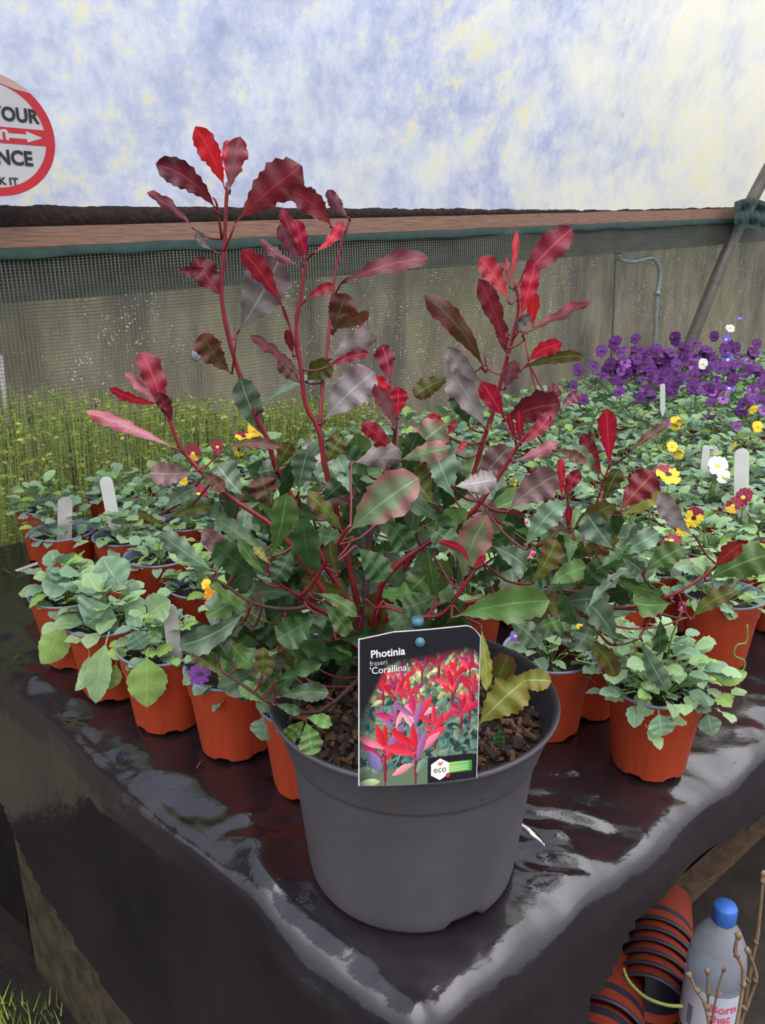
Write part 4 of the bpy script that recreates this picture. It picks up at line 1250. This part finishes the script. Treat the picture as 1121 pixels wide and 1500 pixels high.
put_text('YOUR', .77, .25, .31, sblk, tf, signroot, bold=.035, align='RIGHT', xs_=.86)
put_text('NCE', .60, -.46, .33, sblk, tf, signroot, bold=.035, align='RIGHT', xs_=.86)
put_text('m', .02, -.06, .34, swht, tf, signroot, bold=.03)
put_text('K IT', .33, -.80, .17, sblk, tf, signroot, bold=.03, align='RIGHT')

# ---------------------------------------------------------------- tall weeds behind the netting on the left
wg = [simple('weed_green', S(170,190,84), .6, .3, 40), simple('weed_fresh_green', S(200,216,104), .6, .3, 40), simple('weed_yellow_flower', S(216,206,70), .6, .2, 40)]
rw = random.Random(5)
wroot = thing('weed_bank', 'bank of bright green weeds growing behind the netting at the left', 'weeds', wallp(.3, -.2, -.1))
def weed_clump(n, s_lo, s_hi, off_lo, off_hi):
    v, f, mi = [], [], []
    for i in range(n):
        s = rw.uniform(s_lo, s_hi); off = rw.uniform(off_lo, off_hi)
        hmax = interp(s, [(-.4, .29), (.2, .30), (.55, .24), (.9, .2), (1.3, .16)])*rw.uniform(.75, 1.12)
        p = wallp(s, -.30, off); lean = Vector((rw.uniform(-.07, .07), rw.uniform(-.03, .03), 0)); n0 = len(v)
        sd = WD*.0011; top = p+Z*(.30+hmax)+lean
        v += [p-sd, p+sd, top+sd*.4, top-sd*.4]; f.append((n0, n0+1, n0+2, n0+3)); mi.append(0)
        for k_ in range(12):
            t = rw.uniform(.5, 1.0); c_ = p+(top-p)*t; a = rw.uniform(0, 6.28); L = rw.uniform(.008, .020)
            d = Vector((math.cos(a), math.sin(a), rw.uniform(-.2, .9))).normalized()*L; w2 = d.cross(Vector((rw.random(), rw.random(), rw.random()))).normalized()*L*.3
            n0 = len(v); v += [c_, c_+d*.5+w2, c_+d, c_+d*.5-w2]; f.append((n0, n0+1, n0+2, n0+3)); mi.append(2 if (rw.random() < .06) else rw.choice((0, 0, 1)))
    return v, f, mi
v, f, mi = weed_clump(2000, -.4, 1.25, -.15, -.03)
o = keep(link('weed_stalks', mesh('weed_stalks', v, f, wg, False, midx=mi)), wroot); o['kind'] = 'stuff'

# small shell on the net
m = MB(); c_ = wallhit(287, 521, .035)
pts = []; 
for i in range(40):
    t = i/39; a = t*4*math.pi; r = .012*(1-t)**.8; pts.append(c_+WD*r*math.cos(a)+Z*r*math.sin(a)+WN*.010*t)
m.tube(pts, [.0065*(1-.75*i/39) for i in range(40)], 8)
o = m.build('snail_shell', simple('grey_shell', S(138,142,150), .5, .3, 60)); tag(o, 'small round grey snail shell clinging to the netting', 'snail shell')

# silver handle behind the pot
m = MB(); hp = [atz(u, v, z) for u, v, z in ((745, 1196, .026), (765, 1209, .030), (780, 1220, .028), (791, 1229, .022), (797, 1236, .016))]
P = smoothpts(hp, 4); v, f = [], []
for i, p in enumerate(P):
    t = (P[min(i+1, len(P)-1)]-P[max(i-1, 0)]).normalized(); s = t.cross(Z).normalized(); wd = .0042+.0016*i/len(P)
    v += [p-s*wd, p-s*wd*.6+Z*.0016, p+s*wd*.6+Z*.0016, p+s*wd, p-Z*.0012]
n = len(P)
for i in range(n-1):
    for k_ in range(5): f.append((i*5+k_, i*5+(k_+1) % 5, (i+1)*5+(k_+1) % 5, (i+1)*5+k_))
f += [(0,1,2,3,4), tuple((n-1)*5+q for q in (4,3,2,1,0))]
o = link('spoon_handle', mesh('spoon_handle', v, f, simple('polished_steel', (.8,.8,.82), .15, .05, 20, metal=1))); tag(o, 'shiny silver handle poking out behind the grey pot', 'spoon')

# ---------------------------------------------------------------- under the bench on the right
darkrim = simple('dark_pot_rim', S(52,50,66), .45, .2, 60)
brick_m = simple('terracotta_pot_plastic', S(176,70,48), .6, .15, 200, .35, .0008, spec=.3)
pp = [(.0, .002), (.040, .002), (.046, .0), (.0555, .088), (.0585, .090), (.0625, .112), (.066, .113), (.066, .119), (.0625, .119), (.058, .100), (.044, .008), (.0, .008)]
m = MB(); m.lathe(pp, 40, mis=[0]*5+[1]*3+[1]*3); STACKM = mesh('stacked_pot', m.v, m.f, [brick_m, darkrim], midx=m.m)
def stack(p_mouth, p_tail, n, group, labs, sc=1.0):
    d = (p_mouth-p_tail); step = d.length/(n-1) if n > 1 else 0; dn = d.normalized(); Q = Vector((0, 0, 1)).rotation_difference(dn)
    for i in range(n):
        o = link('empty_pot', STACKM); o.matrix_world = Matrix.LocRotScale(p_tail+dn*step*i, Q, (sc,)*3)
        tag(o, labs[i], 'plant pot', group)
mouth = atz(950, 1480, SZ+.070); tail = atz(974, 1320, SZ+.070)
stack(mouth-(mouth-tail).normalized()*.119*1.0, tail, 6, 'stacked empty pots under the bench', ['rearmost empty pot of the leaning dark-rimmed stack under the bench', 'fifth empty pot from the mouth of the leaning stack under the bench', 'fourth empty pot from the mouth of the leaning stack under the bench', 'third empty pot from the mouth of the leaning stack under the bench', 'second empty pot from the mouth of the leaning stack under the bench', 'foremost empty pot of the leaning stack, its dark inside showing'])
m2 = atz(878, 1540, SZ+.070); t2 = atz(902, 1425, SZ+.070)
stack(m2-(m2-t2).normalized()*.10, t2, 2, 'empty pots half under the sheet', ['empty terracotta pot half covered by the sheet hem, left of the stack', 'empty terracotta pot lying in front beside the leaning stack'])
# bottle
bc = at(1052, 1478, .93); bc = at(1046, 1500, .95); bz = GZ
bot = at(1063, 1330, .935); bx, by = bot.x, bot.y; topz = bot.z+.006; BH = .30
bz = topz-BH
pet_, nt, b = newmat('clear_bottle_plastic'); b.inputs['Base Color'].default_value = (.72, .76, .84, 1); b.inputs['Roughness'].default_value = .18; b.inputs['Transmission Weight'].default_value = .75; b.inputs['IOR'].default_value = 1.25
bump(nt, b, tex_noise(nt, 120, 3), .3, .002)
broot = thing('plastic_bottle', 'clear plastic bottle with a blue cap and pink-printed label under the bench', 'bottle', (bx, by, bz))
k_ = BH/.30
bprof = [(.0, .008), (.028, .0), (.038, .004), (.0405, .02), (.0400, .06), (.0385, .065), (.0400, .07), (.0400, .175), (.0390, .178), (.0410, .183), (.0405, .205), (.036, .234), (.026, .256), (.0165, .268), (.0135, .275), (.0135, .292)]
m = MB(); m.lathe(bprof, 36); m.build('bottle_body', pet_, broot)
m = MB(); m.lathe([(.0, .272), (.0155, .272), (.0162, .274), (.0162, .296), (.0148, .299), (.0, .299)], 28, mod=lambda i, a, r, z: (r+(.0005 if math.sin(a*28) > 0 else 0), z)); m.build('cap', simple('blue_cap', S(62,110,196), .45, .1, 40), broot)
m = MB(); m.lathe([(.0412, .085), (.0412, .172)], 36); m.build('paper_label', simple('pale_bottle_label', S(196,200,214), .5, .08, 30), broot)
bl_dir = Vector((-bx, -by, 0)).normalized(); ang0 = math.atan2(bl_dir.y, bl_dir.x)
def bmap(x, y):
    a = ang0+x/.0412; return Vector((.0418*math.cos(a), .0418*math.sin(a), .128+y))
pk = simple('pink_print', S(226,96,130), .5, .05, 20)
for i, s in enumerate(('Born', 'that', 'brill')):
    put_text(s, .0, .016-.018*i, .020, pk, bmap, broot, bold=.03)
m = MB()
for i in range(9):
    a = ang0-.75+.0; z = .100+.004*i
    for q in (0,): m.add([Vector((.0416*math.cos(a+t), .0416*math.sin(a+t), zz)) for t, zz in ((0, z), (.22, z), (.22, z+.0022), (0, z+.0022))], [(0,1,2,3)])
m.build('barcode_lines', sblk, broot, False)
# grey pot rim fragment, twigs, weeds at the lower right
twm = simple('pale_twig', S(128,106,82), .8, .3, 60, .4); grn = simple('green_strap_stem', S(116,124,52), .6, .2, 60)
TW = [
 ('tall pale twig rising at the right edge beside the bottle', [(1085, 1510, .78), (1100, 1420, .78), (1110, 1370, .78), (1119, 1280, .78)], .0022),
 ('brown knobbly twig crossing in front of the bottle', [(1078, 1510, .72), (1090, 1430, .74), (1078, 1395, .74), (1082, 1370, .74)], .0025),
 ('forked pale twig left of the bottle base', [(1040, 1510, .74), (1032, 1470, .74), (1020, 1450, .74), (1010, 1428, .74)], .0018),
 ('thin upright twig in front of the bottle label', [(1042, 1500, .75), (1052, 1450, .75), (1062, 1418, .75)], .0015),
 ('slanting pale twig at the lower right corner', [(1080, 1510, .76), (1096, 1470, .76), (1108, 1430, .76), (1095, 1392, .76)], .0022),
 ('short dark twig beside the bottle base', [(1037, 1480, .75), (1038, 1450, .75), (1036, 1422, .75)], .0018)]
for lab, pts, r in TW:
    P = smoothpts([at(*p) for p in pts], 5); root = thing('twig', lab, 'twig', P[0])
    m = MB(); m.tube([p-P[0] for p in P], [r*(1.25 if i % 5 == 0 else .9) for i in range(len(P))], 7)
    for i in range(4, len(P), 5):
        q = P[i]-P[0]; m.tube([q, q+Vector((rw.uniform(-.006, .006), 0, .006))], [r*1.6, r*.7], 6)
    m.build('stem', twm, root)
    m = MB(); q = P[-1]-P[0]; m.tube([q-Z*.003, q, q+Z*.004], [r, r*1.7, r*.8], 7); m.build('bud', twm, root)
P = smoothpts([at(*p) for p in [(913, 1418, .80), (922, 1438, .79), (945, 1460, .78), (975, 1472, .78), (1000, 1474, .78)]], 5)
m = MB(); m.tube(P, .0022, 7); o = m.build('green_stem', grn); tag(o, 'curved yellow-green stem lying across the stack of empty pots', 'stem')
# fallen bits on the sheet
for i, (u, v, u2, v2) in enumerate(((288, 1125, 298, 1114), (2, 833, 16, 840), (20, 965, 32, 960))):
    m = MB(); p, q = atz(u, v, .004), atz(u2, v2, .004); m.tube([p, (p+q)/2+Z*.002, q], .0009, 5); o = m.build('fallen_twig', simple('dry_brown', S(130,76,48), .8, .2, 30))
    tag(o, ['dry needle on the black sheet below the purple-flowered pot', 'dry brown sprig at the left edge of the sheet beside the flat label', 'tiny brown fleck on the black sheet at the far left below the pots'][i], 'debris')
# grass tufts on the ground, bottom left
gr = random.Random(8); v, f = [], []
for i in range(220):
    c_ = hit(gr.uniform(-40, 90), gr.uniform(1470, 1600), Vector((0, 0, GZ)), Z); L = gr.uniform(.02, .07); d = Vector((gr.uniform(-.5, .5), gr.uniform(-.5, .5), 1)).normalized()*L; s = Vector((gr.uniform(-1, 1), gr.uniform(-1, 1), 0)).normalized()*.0016
    n0 = len(v); v += [c_-s, c_+s, c_+d]; f.append((n0, n0+1, n0+2))
o = link('grass_tufts', mesh('grass_tufts', v, f, [wg[0]], False)); tag(o, 'sparse grass tufts on the soil under the left side of the bench', 'grass'); o['kind'] = 'stuff'
print('objects', len(bpy.data.objects))
